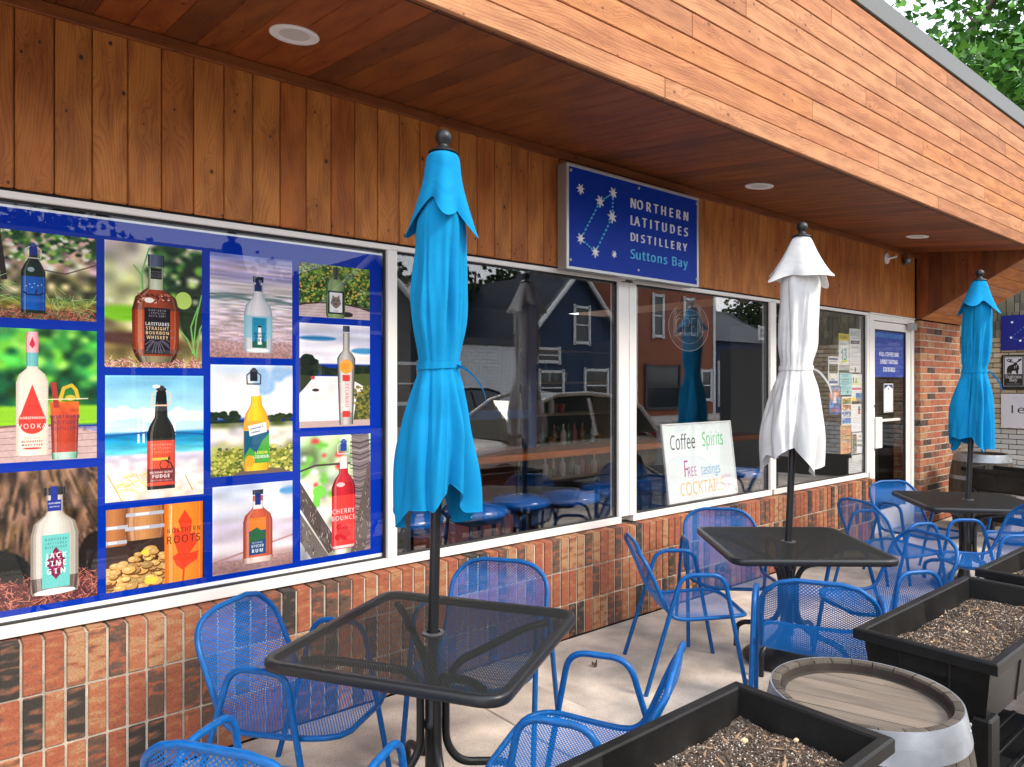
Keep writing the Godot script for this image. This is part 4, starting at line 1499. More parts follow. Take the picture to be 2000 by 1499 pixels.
func build_sign() -> void:
	var s := thing("shop_sign", "large blue sign with silver frame and raised white letters", "sign", Vector3(3.995, 2.80, -0.035))
	var o := Vector3(3.995, 2.80, -0.035)
	part("backing", boxm(Vector3(0, 0, 0.0475), Vector3(1.435, 0.695, 0.085), M.grey_alu, 0.003), s)
	var b := MB.new()
	for e in [[0, 0.3385, 1.437, 0.02], [0, -0.3385, 1.437, 0.02], [-0.7085, 0, 0.02, 0.657], [0.7085, 0, 0.02, 0.657]]:
		b.box(Vector3(e[0], e[1], 0.0925), Vector3(e[2], e[3], 0.011), 0.002)
	part("frame", b.mesh(mat(L(0.55, 0.55, 0.54), 0.35, 0.5)), s)
	part("face", boxm(Vector3(0, 0, 0.0915), Vector3(1.396, 0.656, 0.003), M.sign_blue, 0.001), s)
	var z0 := 0.0925
	var z1 := 0.102
	for e in [["NORTHERN", 3.909, 4.603, 2.950, 0.065], ["LATITUDES", 3.909, 4.598, 2.828, 0.065], ["DISTILLERY", 3.909, 4.586, 2.713, 0.058]]:
		line_of(s, e[0], e[1] - o.x, e[2] - o.x, e[3] - o.y, e[4], z0, z1, M.sign_white, 20)
	line_of(s, "Suttons Bay", 3.904 - o.x, 4.575 - o.x, 2.588 - o.y, 0.066, z0, z1, M.sky_letter, 5)
	var st := [Vector2(3.402, 2.990), Vector2(3.721, 3.019), Vector2(3.590, 2.940), Vector2(3.711, 2.853), Vector2(3.402, 2.661), Vector2(3.542, 2.589), Vector2(3.732, 2.596)]
	var rr := [0.036, 0.040, 0.042, 0.046, 0.038, 0.040, 0.027]
	for k in st.size():
		b = MB.new()
		b.prism(PackedVector2Array(star_pts(st[k] - Vector2(o.x, o.y), rr[k])), z0, z1 + 0.001)
		part("star", b.mesh(M.sign_white), s)
	for e in [[1, 2, 4], [1, 3, 4], [2, 4, 8], [4, 5, 4], [3, 5, 7]]:
		var a: Vector2 = st[e[0]] - Vector2(o.x, o.y)
		var c: Vector2 = st[e[1]] - Vector2(o.x, o.y)
		var ln := a.distance_to(c)
		for k in e[2]:
			var m := a.lerp(c, (0.03 + (ln - 0.06) * (k + 0.5) / e[2]) / ln)
			var d: float = (ln - 0.06) / e[2] * 0.52
			b = MB.new()
			b.box(Vector3.ZERO, Vector3(d, 0.0105, 0.011), 0.001)
			part("dash", b.mesh(M.sky_letter), s, Transform3D(Basis(Vector3.BACK, (c - a).angle()), Vector3(m.x, m.y, 0.0985)))
	b = MB.new()
	b.lathe([Vector2(0.011, 0), Vector2(0.011, 0.005), Vector2(0.008, 0.008), Vector2(0, 0.009)], 12)
	for p in [[3.314, 3.103], [3.998, 3.103], [4.689, 3.103], [3.312, 2.513], [3.993, 2.513], [4.684, 2.513]]:
		part("screw", b.mesh(M.steel), s, Transform3D(Basis(Vector3.RIGHT, PI / 2), Vector3(p[0] - o.x, p[1] - o.y, 0.0935)))

func rot(p: Vector2, c: Vector2, a: float) -> Vector2:
	return (p - c).rotated(a) + c

func swing_top(c: Cv, x: float, y: float, w: float, cap: Color, wire: Color) -> void:
	c.rect(x - w * 0.5, y, w, w * 1.5, cap)
	c.ell(x, y, w * 0.35, w * 0.3, cap.lightened(0.15))
	c.path([Vector2(x - w * 0.45, y + w * 0.3), Vector2(x - w * 0.95, y + w * 0.7), Vector2(x - w * 0.9, y + w * 1.9), Vector2(x + w * 0.9, y + w * 1.9), Vector2(x + w * 0.95, y + w * 0.7), Vector2(x + w * 0.45, y + w * 0.3)], w * 0.16, wire)

func three_lines(c: Cv, x: float, y: float, cap: float, step: float, col: Color, wide := 0.9) -> void:
	c.text("NORTHERN", x, y, cap, col, 0, 0.5, 22, wide)
	c.text("LATITUDES", x, y + step, cap, col, 0, 0.5, 18, wide)
	c.text("DISTILLERY", x, y + step * 2, cap, col, 0, 0.5, 16, wide)

func build_window_graphic() -> void:
	var K := 1600.0
	var X0 := 0.15
	var YT := 2.424
	var c := Cv.new(int((2.024 - X0) * K), int((YT - 0.735) * K), Color8(0, 45, 158), self)
	c.at(Vector2.ZERO, 1.0, Rect2i(0, 0, c.im.get_width(), c.im.get_height()))
	c.rect(0, 0, 4000, 0.011 * K, Color8(240, 240, 240))
	c.rect(0, (YT - 0.757) * K, 4000, 60, Color8(240, 240, 240))
	var tile := func(x0: float, x1: float, y0: float, y1: float) -> void:
		if c.s > 1.5:
			c.grain(0.16)
		var s: float = (x1 - x0) * K / 100.0
		c.at(Vector2((x0 - X0) * K, (YT - y1) * K), s, Rect2i(roundi((x0 - X0) * K), roundi((YT - y1) * K), roundi((x1 - x0) * K), roundi((y1 - y0) * K)))
	var W := Color8(245, 240, 235)
	var navy := Color8(22, 40, 110)
	var G1 := Color8(70, 120, 50)
	var G2 := Color8(150, 190, 80)
	var G3 := Color8(30, 60, 30)
	var PK := Color8(225, 175, 165)
	var MU := [Color8(150, 62, 58), Color8(185, 98, 88), Color8(95, 38, 40), Color8(205, 130, 115)]
	# --- dark bottle with a blue label by a pond
	tile.call(0.203, 0.610, 1.966, 2.324)
	c.patch(0, 0, 100, 90, [[0.0, G3], [0.12, G1], [0.3, PK], [0.45, Color8(205, 190, 140)], [0.6, Color8(105, 95, 60)], [0.8, Color8(70, 80, 45)]], 16, 16, 0.5)
	c.leaves(0, 0, 100, 30, [G1, G2, G3, PK, Color8(235, 230, 200)], 130, 1.0, 3.4)
	c.soft(10)
	c.line(Vector2(14, 0), Vector2(20, 50), 5, Color8(45, 32, 28))
	c.path([Vector2(100, 28), Vector2(72, 40), Vector2(40, 36)], 1.0, Color8(75, 55, 50))
	c.soft(5)
	c.patch(0, 66, 100, 12, [[0, Color8(120, 130, 50)], [1, Color8(150, 130, 60)]], 18, 5, 0.35)
	c.straws(0, 76, 100, 14, MU, 420, 5, 0.55)
	c.straws(0, 50, 30, 24, [Color8(110, 165, 90), Color8(160, 205, 130)], 26, 13, 0.5, 0.7)
	c.straws(58, 60, 40, 18, [Color8(110, 165, 90), Color8(170, 210, 140)], 40, 11, 0.45)
	c.body(44, 82, [[10, 0], [10.4, 2], [10.4, 42], [7, 50], [3.6, 56], [3.2, 64]], Color8(16, 26, 18), Color8(26, 40, 30))
	c.body(44, 79, [[10.4, 0], [10.4, 34]], Color8(14, 58, 130), Color8(22, 88, 180))
	c.ell(42, 38, 3, 2.5, Color8(150, 170, 175))
	swing_top(c, 44, 13, 7, Color8(30, 45, 125), Color8(215, 205, 195))
	c.path([Vector2(36, 61), Vector2(39, 63.5), Vector2(49, 63.5), Vector2(53, 61)], 1.5, Color8(10, 24, 60))
	c.line(Vector2(46, 63), Vector2(47, 58), 1.2, Color8(10, 24, 60))
	for p in [[38, 55], [41, 53], [45, 52], [48, 54], [51, 53], [43, 56]]:
		c.ell(p[0], p[1], 0.5, 0.5, W)
	c.text("VOYAGEUR", 44, 70, 2.8, Color8(60, 120, 205), 0, 0.5, 8, 0.85)
	# --- frosted bottle with a red drop, and a tall red drink
	tile.call(0.203, 0.612, 1.379, 1.926)
	c.patch(0, 0, 100, 90, [[0, Color8(70, 150, 70)], [0.3, Color8(60, 150, 60)], [0.55, Color8(25, 90, 45)], [0.78, Color8(20, 70, 40)], [1, Color8(120, 185, 30)]], 9, 9, 0.55)
	c.leaves(0, 0, 100, 60, [Color8(110, 200, 60), Color8(20, 90, 50), Color8(60, 150, 60), Color8(150, 220, 90)], 40, 4, 9)
	c.soft(26)
	c.rect(0, 78, 100, 20, Color8(135, 195, 40))
	c.soft(14)
	c.ell(40, 138, 92, 42, Color8(120, 85, 75))
	c.patch(0, 100, 100, 34, [[0, Color8(215, 180, 175)], [0.6, Color8(165, 140, 140)], [1, Color8(205, 185, 185)]], 40, 12, 0.3, 0.6)
	c.ell(40, 142, 92, 44, Color8(205, 175, 170, 200))
	for k in 7:
		c.line(Vector2(-5, 104 + k * 6), Vector2(105, 100 + k * 7), 0.5, Color8(120, 95, 95))
	c.body(43, 128, [[12.4, 0], [13.6, 3], [13.6, 74], [11, 82], [5, 88], [4.4, 90]], Color8(205, 190, 175), Color8(240, 225, 205))
	c.body(43, 38, [[5.0, 0], [5.2, 26]], Color8(70, 140, 145), Color8(120, 195, 195))
	c.body(43, 24, [[5.2, 0], [5.6, 12], [4.6, 21]], Color8(215, 110, 120), Color8(240, 200, 205))
	c.poly([Vector2(43, 8), Vector2(45.5, 16), Vector2(43, 20), Vector2(40.5, 16)], Color8(215, 45, 70))
	var drop := [Vector2(43, 56)]
	for k in 19:
		var a := -0.6 + (PI + 1.2) * k / 18.0
		drop.append(Vector2(43 + 11.6 * cos(a), 93 + 13 * sin(a)))
	c.poly(drop, Color8(222, 62, 52))
	three_lines(c, 43, 79, 1.5, 2.6, Color8(150, 35, 40))
	c.text("HORSERADISH", 43, 91, 2.4, W, 1, 0.5, 4, 0.85)
	c.text("VODKA", 43, 100.5, 4.8, W, 0, 0.5, 8, 1.0)
	c.text("FOR THE", 43, 111, 1.6, Color8(120, 60, 55), 0, 0.5, 20)
	c.text("BLOODIEST", 43, 114.5, 2.0, Color8(110, 40, 40), 1, 0.5, 8)
	c.text("MARY EVER", 43, 118, 2.0, Color8(110, 40, 40), 1, 0.5, 8)
	c.ell(43, 120.5, 8, 1.0, Color8(200, 60, 60))
	c.body(71, 133, [[11, 0], [12, 8]], Color8(60, 120, 95), Color8(190, 225, 205))
	c.body(71, 126, [[11.4, 0], [12.8, 52]], Color8(128, 44, 36), Color8(190, 66, 44))
	c.patch(58.6, 74, 25, 14, [[0, Color8(240, 110, 40)], [1, Color8(190, 66, 44)]], 6, 4, 0.2, 0.8)
	c.line(Vector2(64, 80), Vector2(61, 54), 5, Color8(165, 55, 50))
	c.path([Vector2(67, 72), Vector2(70, 60), Vector2(77, 57), Vector2(81, 62), Vector2(83, 72)], 3.4, Color8(205, 175, 50))
	c.ell(76, 70, 4.5, 3, Color8(200, 180, 60))
	c.line(Vector2(52, 71.5), Vector2(92, 71), 1.1, Color8(230, 215, 180))
	c.text("NORTHERN", 71, 91, 3.6, Color8(62, 45, 95), 0, 0.5, 14, 0.8)
	c.text("LATITUDES", 71, 97, 3.6, Color8(62, 45, 95), 0, 0.5, 10, 0.8)
	c.text("DISTILLERY", 71, 103, 3.2, Color8(62, 45, 95), 0, 0.5, 10, 0.8)
	# --- clear bottle at the foot of a tree
	tile.call(0.203, 0.614, 0.783, 1.340)
	c.patch(0, 0, 100, 140, [[0, Color8(105, 80, 60)], [0.5, Color8(95, 70, 52)], [1, Color8(65, 48, 40)]], 22, 14, 0.6)
	for k in 130:
		var x := c.rng.randf_range(-10, 110)
		var y := c.rng.randf_range(-10, 95)
		var lean := (x - 40) * 0.12
		c.line(Vector2(x - lean, y), Vector2(x + lean + c.rng.randf_range(-3, 3), y + c.rng.randf_range(14, 40)), c.rng.randf_range(0.5, 1.8), [Color8(58, 40, 34), Color8(140, 105, 82), Color8(45, 36, 30), Color8(165, 125, 100)][c.rng.randi() % 4])
	c.soft(3)
	c.ell(5, 104, 38, 30, Color8(30, 30, 26))
	c.ell(100, 95, 18, 28, Color8(32, 27, 25))
	c.soft(12)
	c.rect(0, 112, 100, 30, Color8(80, 45, 42))
	c.straws(0, 106, 100, 34, [Color8(165, 85, 75), Color8(120, 55, 50), Color8(205, 130, 110), Color8(60, 32, 32)], 620, 9, 0.6)
	c.body(62, 126, [[19, 0], [20.8, 4], [20.8, 60], [18, 72], [9, 80], [7, 84], [7, 100]], Color8(140, 130, 118), Color8(222, 216, 206))
	c.body(62, 124, [[19, 0], [20.4, 15]], Color8(80, 65, 58), Color8(140, 125, 112))
	c.ell(62, 124, 18, 3.2, Color8(232, 228, 222))
	c.body(62, 26, [[9, 0], [9.2, 8]], Color8(25, 26, 25), Color8(50, 48, 42))
	c.rect(58.5, 17, 6, 16, Color8(30, 45, 140))
	c.rect(55.5, 31, 12, 11, Color8(30, 45, 140))
	c.text("NORTHERN", 61.5, 35, 1.6, W, 1, 0.5, 4, 0.8)
	c.text("LATITUDES", 61.5, 38.4, 1.4, W, 1, 0.5, 4, 0.8)
	c.rect(51, 66, 24, 54, Color8(105, 192, 185))
	three_lines(c, 63, 72, 2.2, 4, Color8(35, 80, 85), 0.85)
	var cone := []
	for k in 26:
		var f := k / 13.0 if k < 13 else (26 - k) / 13.0
		var wv := 7.0 * sin(PI * f) * (1.0 + (0.22 if k % 2 else -0.1))
		cone.append(Vector2(63 + (wv if k < 13 else -wv), 79 + 33 * f))
	c.poly(cone, Color8(120, 35, 70))
	c.leaves(58, 84, 10, 22, [Color8(190, 70, 110), Color8(60, 20, 45), Color8(225, 140, 160)], 50, 0.5, 1.1)
	c.text("JACK", 63, 90, 5.2, W, 1, 0.5, 10, 0.9)
	c.text("PINE", 63, 98, 5.2, W, 1, 0.5, 12, 0.9)
	c.text("GIN", 63, 106, 5.2, W, 1, 0.5, 22, 0.9)
	# --- whiskey
	tile.call(0.641, 1.046, 1.772, 2.327)
	c.patch(0, 0, 100, 138, [[0, Color8(215, 195, 180)], [0.25, Color8(205, 205, 150)], [0.6, Color8(190, 190, 130)], [0.75, Color8(120, 100, 60)], [1, Color8(150, 140, 70)]], 9, 12, 0.25)
	c.leaves(45, 0, 55, 60, [G1, G3, Color8(45, 80, 40)], 60, 4, 10)
	c.ell(88, 62, 16, 45, Color8(38, 52, 30))
	c.leaves(0, 20, 100, 60, [Color8(200, 220, 130), Color8(230, 235, 190), Color8(120, 180, 60)], 16, 2, 6)
	c.ell(18, 78, 22, 9, Color8(130, 200, 40))
	c.ell(20, 105, 34, 7, Color8(85, 55, 45))
	c.soft(22)
	c.ell(80, 60, 9, 10, Color8(185, 215, 100))
	c.soft(5)
	for e in [[[38, 66], [37, 30], [44, 4]], [[38, 60], [36, 34], [28, 24]], [[90, 120], [94, 80], [100, 52]], [[92, 122], [88, 90], [96, 66]], [[94, 124], [98, 92], [104, 80]], [[90, 118], [84, 104], [76, 94]]]:
		c.path([Vector2(e[0][0], e[0][1]), Vector2(e[1][0], e[1][1]), Vector2(e[2][0], e[2][1])], 1.6, Color8(120, 185, 95))
	c.straws(0, 128, 100, 12, [Color8(215, 150, 150), Color8(170, 90, 95), Color8(235, 200, 195), Color8(130, 60, 70)], 480, 4, 0.7)
	c.body(51, 131, [[17, 0], [21, 6], [24, 14], [24.5, 58], [21, 72], [12, 80], [8, 83], [7.5, 104]], Color8(72, 28, 14), Color8(165, 62, 28))
	c.body(51, 117, [[22.5, 0], [24, 10], [24, 44]], Color8(125, 42, 16), Color8(222, 92, 42))
	c.body(51, 131, [[17, 0], [20, 7]], Color8(50, 45, 32), Color8(150, 140, 105))
	c.leaves(33, 55, 34, 10, [Color8(225, 185, 160), Color8(205, 120, 80), Color8(120, 45, 25), Color8(90, 30, 18)], 70, 0.5, 2.2)
	c.ell(44, 62, 5, 3, Color8(245, 235, 228))
	c.soft(2)
	c.body(51, 50, [[7.4, 0], [7.4, 24]], Color8(140, 150, 110), Color8(215, 220, 190))
	c.body(51, 24, [[8.2, 0], [8.4, 13]], Color8(20, 24, 40), Color8(90, 100, 125))
	c.rect(45.5, 26, 11.5, 12, Color8(22, 20, 26))
	three_lines(c, 51, 30.5, 1.5, 2.7, W, 0.8)
	c.rect(39, 70, 27, 52, Color8(26, 22, 30))
	for k in 26:
		var a := TAU * k / 26
		c.line(Vector2(52 + 5 * cos(a), 103 + 5 * sin(a)), Vector2(52 + (19 if k % 3 == 0 else 14) * cos(a), clampf(103 + 19 * sin(a), 72, 121)), 0.7, Color8(120, 112, 130))
	c.rect(39.5, 84, 26, 22, Color8(26, 22, 30))
	three_lines(c, 52.5, 74, 2.0, 3.2, Color8(225, 215, 215), 0.85)
	c.text("LATITUDES", 52.5, 90, 3.6, W, 1, 0.5, 3, 0.9)
	c.text("STRAIGHT", 52.5, 95, 3.6, Color8(245, 205, 150), 1, 0.5, 5, 0.9)
	c.text("BOURBON", 52.5, 100, 3.6, Color8(245, 205, 150), 1, 0.5, 5, 0.9)
	c.text("WHISKEY", 52.5, 105, 3.6, Color8(245, 205, 150), 1, 0.5, 6, 0.9)
	# --- chocolate liqueur on the beach
	tile.call(0.644, 1.054, 1.180, 1.736)
	c.patch(0, 0, 100, 70, [[0, Color8(120, 190, 225)], [0.5, Color8(165, 215, 235)], [0.8, Color8(190, 222, 235)], [1, Color8(160, 200, 225)]], 6, 10, 0.06)
	c.leaves(0, 38, 50, 8, [Color8(245, 225, 220)], 14, 4, 9)
	c.leaves(60, 42, 40, 6, [Color8(245, 228, 222)], 12, 3, 8)
	c.soft(12)
	c.patch(0, 62, 100, 24, [[0, Color8(20, 110, 170)], [0.5, Color8(20, 160, 200)], [1, Color8(110, 205, 220)]], 7, 10, 0.15)
	c.patch(0, 86, 100, 52, [[0, Color8(205, 200, 220)], [0.3, Color8(235, 215, 215)], [0.7, Color8(248, 238, 225)], [1, Color8(240, 220, 200)]], 14, 12, 0.12)
	c.soft(14)
	c.rect(31, 44, 2.2, 30, Color8(238, 232, 232))
	c.rect(36, 44, 2.2, 30, Color8(238, 232, 232))
	c.rect(66, 46, 4, 20, Color8(238, 232, 232))
	c.path([Vector2(0, 65), Vector2(50, 62), Vector2(100, 67)], 2.0, Color8(30, 90, 150))
	c.soft(5)
	c.straws(8, 108, 20, 16, [Color8(225, 195, 60), Color8(200, 165, 40)], 40, 9, 0.5, 0.9)
	c.straws(28, 106, 16, 18, [Color8(225, 195, 60), Color8(215, 180, 70)], 30, 9, 0.5, 0.9)
	c.line(Vector2(2, 106), Vector2(16, 136), 1.0, Color8(190, 160, 60))
	c.line(Vector2(80, 112), Vector2(88, 130), 1.0, Color8(190, 150, 60))
	c.body(55, 126, [[14, 0], [14.3, 2], [14.3, 62], [12, 70], [6.6, 80], [5.4, 104]], Color8(14, 16, 15), Color8(34, 34, 30))
	c.body(55, 122, [[14.3, 0], [14.3, 50]], Color8(190, 50, 34), Color8(230, 80, 52))
	c.body(55, 118, [[14.3, 0], [14.3, 15]], Color8(100, 28, 30), Color8(130, 40, 40))
	swing_top(c, 55, 14, 10, Color8(18, 18, 20), Color8(225, 195, 175))
	c.ell(50, 12, 4, 2, Color8(245, 235, 220))
	three_lines(c, 55, 78, 2.2, 4, Color8(250, 190, 150), 0.9)
	c.rect(46, 91, 18, 3, Color8(240, 185, 70))
	c.rect(62, 90.6, 2, 4, Color8(30, 22, 18))
	for k in 18:
		var a := TAU * k / 18
		c.line(Vector2(58 + 4.4 * cos(a), 99 + 5 * sin(a)), Vector2(58 + 4.4 * cos(a + 0.36), 99 + 5 * sin(a + 0.36)), 0.8, Color8(40, 22, 20))
	c.path([Vector2(60, 94), Vector2(65, 98), Vector2(67, 103)], 1.4, Color8(40, 22, 20))
	c.text("MACKINAC ISLAND", 55, 108.3, 2.2, W, 1, 0.5, 2, 0.8)
	c.text("FUDGE", 55, 113.5, 3.8, W, 1, 0.5, 4, 1.0)
	c.text("CHOCOLATE LIQUEUR", 55, 117, 1.8, W, 0, 0.5, 2, 0.85)
	# --- ginger, barrels and an orange glass
	tile.call(0.647, 1.057, 0.786, 1.148)
	c.rect(0, 0, 100, 90, Color8(52, 34, 28))
	c.body(8, 40, [[12, 0], [14, 20], [12, 42]], Color8(110, 60, 35), Color8(185, 120, 70))
	c.body(38, 36, [[18, 0], [21, 18], [19, 40]], Color8(120, 70, 38), Color8(200, 140, 85))
	for e in [[38, 6, 19], [38, 21, 20], [8, 18, 13], [8, 34, 12]]:
		c.rect(e[0] - e[2], e[1], e[2] * 2, 4, Color8(175, 178, 190))
		c.rect(e[0] - e[2] * 0.5, e[1] + 0.6, e[2] * 0.7, 2.4, Color8(232, 232, 238))
	c.soft(4)
	for k in 150:
		var y := 40.0 + sqrt(c.rng.randf()) * 48.0
		var x := c.rng.randf_range(0, 62)
		if y < 62 - x * 0.36:
			continue
		var t := c.rng.randf_range(0.7, 1.12)
		var r := c.rng.randf_range(2.5, 6.0)
		c.ell(x + 0.8, y + 1.2, r * 1.25, r * 0.8, Color8(105, 62, 25))
		c.ell(x, y, r * 1.2, r * 0.7, Color(0.88 * t, 0.68 * t, 0.38 * t).clamp())
		c.ell(x - r * 0.3, y - r * 0.2, r * 0.5, r * 0.25, Color(0.96 * t, 0.82 * t, 0.55 * t).clamp())
	c.ell(38, 50, 4, 3, Color8(230, 205, 60))
	c.ell(44, 82, 7, 4, Color8(232, 205, 70))
	c.body(78, 91, [[20, 0], [20.5, 50], [20.5, 92]], Color8(225, 110, 25), Color8(250, 150, 50))
	c.line(Vector2(65, 2), Vector2(64, 34), 1.2, Color8(255, 225, 150))
	var leafp := [Vector2(78, 88), Vector2(79, 74), Vector2(92, 66), Vector2(94, 56), Vector2(84, 58), Vector2(93, 46), Vector2(90, 34), Vector2(85, 36), Vector2(87, 22), Vector2(79, 8), Vector2(72, 20), Vector2(75, 32), Vector2(67, 26), Vector2(68, 44), Vector2(72, 56), Vector2(66, 60), Vector2(70, 70), Vector2(77, 76), Vector2(76, 88)]
	c.poly(leafp, Color8(232, 66, 34))
	c.text("NORTHERN", 78, 33, 5.0, Color8(90, 40, 20), 0, 0.5, 12, 0.8)
	c.text("ROOTS", 78, 45, 8.5, Color8(80, 30, 15), 0, 0.5, 8, 0.85)
	# --- clear rum on the shore
	tile.call(1.083, 1.488, 1.826, 2.326)
	c.patch(0, 0, 100, 50, [[0, Color8(120, 130, 195)], [0.35, Color8(215, 190, 205)], [0.5, Color8(170, 160, 200)], [0.7, Color8(220, 205, 205)], [1, Color8(205, 195, 190)]], 4, 24, 0.14)
	c.patch(0, 46, 100, 64, [[0, Color8(120, 140, 140)], [0.1, Color8(215, 205, 205)], [0.5, Color8(205, 185, 190)], [1, Color8(205, 175, 180)]], 9, 34, 0.22)
	c.soft(6)
	c.path([Vector2(0, 53), Vector2(25, 50), Vector2(45, 53), Vector2(75, 52), Vector2(100, 55)], 3.5, Color8(110, 132, 130))
	c.path([Vector2(0, 57), Vector2(40, 59), Vector2(100, 62)], 1.8, Color8(235, 230, 228))
	c.soft(4)
	c.patch(0, 104, 100, 20, [[0, Color8(185, 150, 150)], [1, Color8(160, 120, 115)]], 50, 12, 0.16)
	c.straws(0, 80, 100, 24, [Color8(240, 232, 230), Color8(170, 140, 145)], 160, 2, 0.6, 0.5)
	c.body(57, 117, [[16, 0], [17.5, 5], [17.5, 48], [15, 58], [8, 66], [6, 70], [6, 84]], Color8(150, 160, 168), Color8(228, 222, 222))
	c.rect(39.5, 72, 35, 27, Color8(120, 185, 205, 170))
	c.ell(57, 114, 14, 2.2, Color8(238, 240, 240))
	c.body(57, 31, [[6.4, 0], [6.6, 7]], Color8(14, 14, 18), Color8(40, 40, 46))
	c.rect(54, 27, 6, 10, Color8(25, 35, 85))
	c.rect(52.5, 34, 9, 8, Color8(25, 35, 85))
	c.rect(49.5, 74, 18, 37, Color8(35, 140, 175))
	c.rect(49.5, 103, 18, 8, Color8(25, 95, 75))
	three_lines(c, 58.5, 77.5, 1.7, 2.8, Color8(15, 60, 90), 0.75)
	c.poly([Vector2(56.3, 107), Vector2(57, 86), Vector2(60.5, 86), Vector2(61.5, 107)], W)
	c.rect(56.6, 84, 4.4, 2, Color8(20, 25, 35))
	c.text("MANITOU", 58.5, 95, 2.6, Color8(10, 45, 75), 1, 0.5, 3, 0.75)
	c.text("PASSAGE", 58.5, 98.6, 2.6, Color8(10, 45, 75), 1, 0.5, 3, 0.75)
	c.text("RUM", 58.5, 103.4, 3.6, Color8(10, 45, 75), 1, 0.5, 18, 0.8)
	# --- lemon liqueur over a marsh
	tile.call(1.086, 1.490, 1.253, 1.791)
	c.patch(0, 0, 100, 64, [[0, Color8(190, 205, 225)], [0.4, Color8(240, 236, 236)], [1, Color8(250, 244, 240)]], 6, 6, 0.08)
	c.leaves(55, 4, 45, 22, [Color8(150, 185, 220)], 6, 6, 14)
	c.soft(24)
	c.leaves(0, 58, 34, 14, [Color8(30, 45, 28), Color8(38, 52, 34)], 40, 3, 5)
	c.leaves(60, 62, 40, 9, [Color8(35, 48, 32), Color8(50, 62, 38)], 40, 2, 4)
	c.patch(0, 70, 100, 66, [[0, Color8(95, 105, 55)], [0.15, Color8(235, 228, 218)], [0.4, Color8(225, 215, 205)], [0.55, Color8(150, 155, 60)], [1, Color8(130, 125, 50)]], 10, 12, 0.2)
	c.soft(8)
	c.leaves(0, 100, 100, 34, [Color8(190, 195, 80), Color8(120, 130, 45), Color8(215, 205, 110), Color8(80, 95, 35)], 420, 0.8, 2.6)
	c.ell(60, 134, 34, 8, Color8(110, 92, 78))
	c.body(54, 129, [[14, 0], [15.5, 3], [15.5, 58], [13, 70], [7, 80], [6, 92]], Color8(214, 140, 18), Color8(250, 205, 40))
	c.body(53, 38, [[5.4, 0], [5, 13]], Color8(205, 205, 200), Color8(240, 238, 230))
	swing_top(c, 51, 6, 9, Color8(30, 30, 42), Color8(50, 48, 50))
	c.rect(39, 80, 31, 40, Color8(28, 88, 120))
	c.rect(39, 68, 31, 12, Color8(240, 165, 60))
	c.poly([Vector2(39, 112), Vector2(46, 100), Vector2(54, 108), Vector2(62, 92), Vector2(70, 84), Vector2(70, 120), Vector2(39, 120)], Color8(70, 160, 60))
	c.ell(46, 117, 6, 7, Color8(245, 165, 45))
	c.poly([Vector2(44, 74), Vector2(66, 70), Vector2(67, 82), Vector2(46, 87)], W)
	c.text("Limoncello di", 47, 79, 2.2, navy, 1, 0.0, 1, 0.8, 0.0, -0.18)
	c.text("Leelanau", 48, 83.5, 2.2, navy, 1, 0.0, 1, 0.8, 0.0, -0.18)
	c.text("LEMON", 60, 109, 3.6, Color8(245, 225, 60), 1, 0.5, 2, 0.85)
	c.text("LIQUEUR", 60, 114, 3.6, W, 1, 0.5, 2, 0.85)
	# --- spiced rum
	tile.call(1.095, 1.490, 0.783, 1.206)
	c.patch(0, 0, 100, 108, [[0, Color8(205, 215, 230)], [0.3, Color8(225, 222, 228)], [0.5, Color8(215, 200, 215)], [0.75, Color8(235, 222, 222)], [0.85, Color8(195, 165, 165)], [1, Color8(150, 120, 120)]], 5, 14, 0.1)
	c.ell(96, 12, 14, 5, Color8(90, 150, 200))
	c.soft(18)
	c.line(Vector2(0, 92), Vector2(100, 70), 2, Color8(175, 130, 125))
	c.soft(6)
	c.patch(0, 92, 100, 14, [[0, Color8(165, 125, 120)], [1, Color8(140, 105, 100)]], 40, 10, 0.15, 0.7)
	c.body(55, 99, [[17, 0], [18.5, 4], [18.5, 52], [16, 60], [8, 67], [6.4, 70], [6.4, 84]], Color8(150, 60, 42), Color8(212, 98, 66))
	c.body(55, 99, [[17, 0], [18, 7]], Color8(175, 145, 130), Color8(232, 212, 200))
	c.body(55, 32, [[6.2, 0], [6.2, 10]], Color8(205, 195, 190), Color8(240, 235, 232))
	c.body(55, 14, [[6.6, 0], [6.8, 6]], Color8(18, 24, 36), Color8(50, 56, 70))
	c.rect(51.5, 12, 7, 15, Color8(28, 48, 120))
	c.rect(44, 43, 21, 46, Color8(28, 70, 120))
	c.rect(44, 43, 21, 16, Color8(240, 125, 45))
	c.poly([Vector2(44, 66), Vector2(47, 58), Vector2(54, 55), Vector2(60, 60), Vector2(65, 63), Vector2(65, 70), Vector2(44, 74)], Color8(38, 95, 60))
	c.text("BENCHMARK", 54.5, 75, 1.9, W, 0, 0.5, 3, 0.8)
	c.text("SPICED", 54.5, 80, 3.4, W, 1, 0.5, 6, 0.85)
	c.text("RUM", 54.5, 86.5, 4.4, W, 1, 0.5, 12, 0.9)
	# --- green bottle on a barrel head
	tile.call(1.525, 1.931, 2.048, 2.326)
	c.patch(0, 0, 100, 70, [[0, Color8(105, 130, 50)], [0.5, Color8(60, 95, 35)], [1, Color8(50, 75, 30)]], 22, 16, 0.5)
	c.leaves(0, -2, 100, 52, [Color8(60, 105, 35), Color8(130, 160, 60), Color8(35, 60, 22), Color8(205, 195, 80), Color8(215, 160, 70), Color8(160, 190, 90)], 620, 0.7, 2.0)
	c.ell(45, 78, 85, 30, Color8(70, 45, 40))
	c.ell(45, 80, 83, 30, Color8(208, 182, 178))
	for k in 6:
		c.line(Vector2(-5, 55 + k * 4), Vector2(105, 53 + k * 4), 0.4, Color8(165, 130, 128))
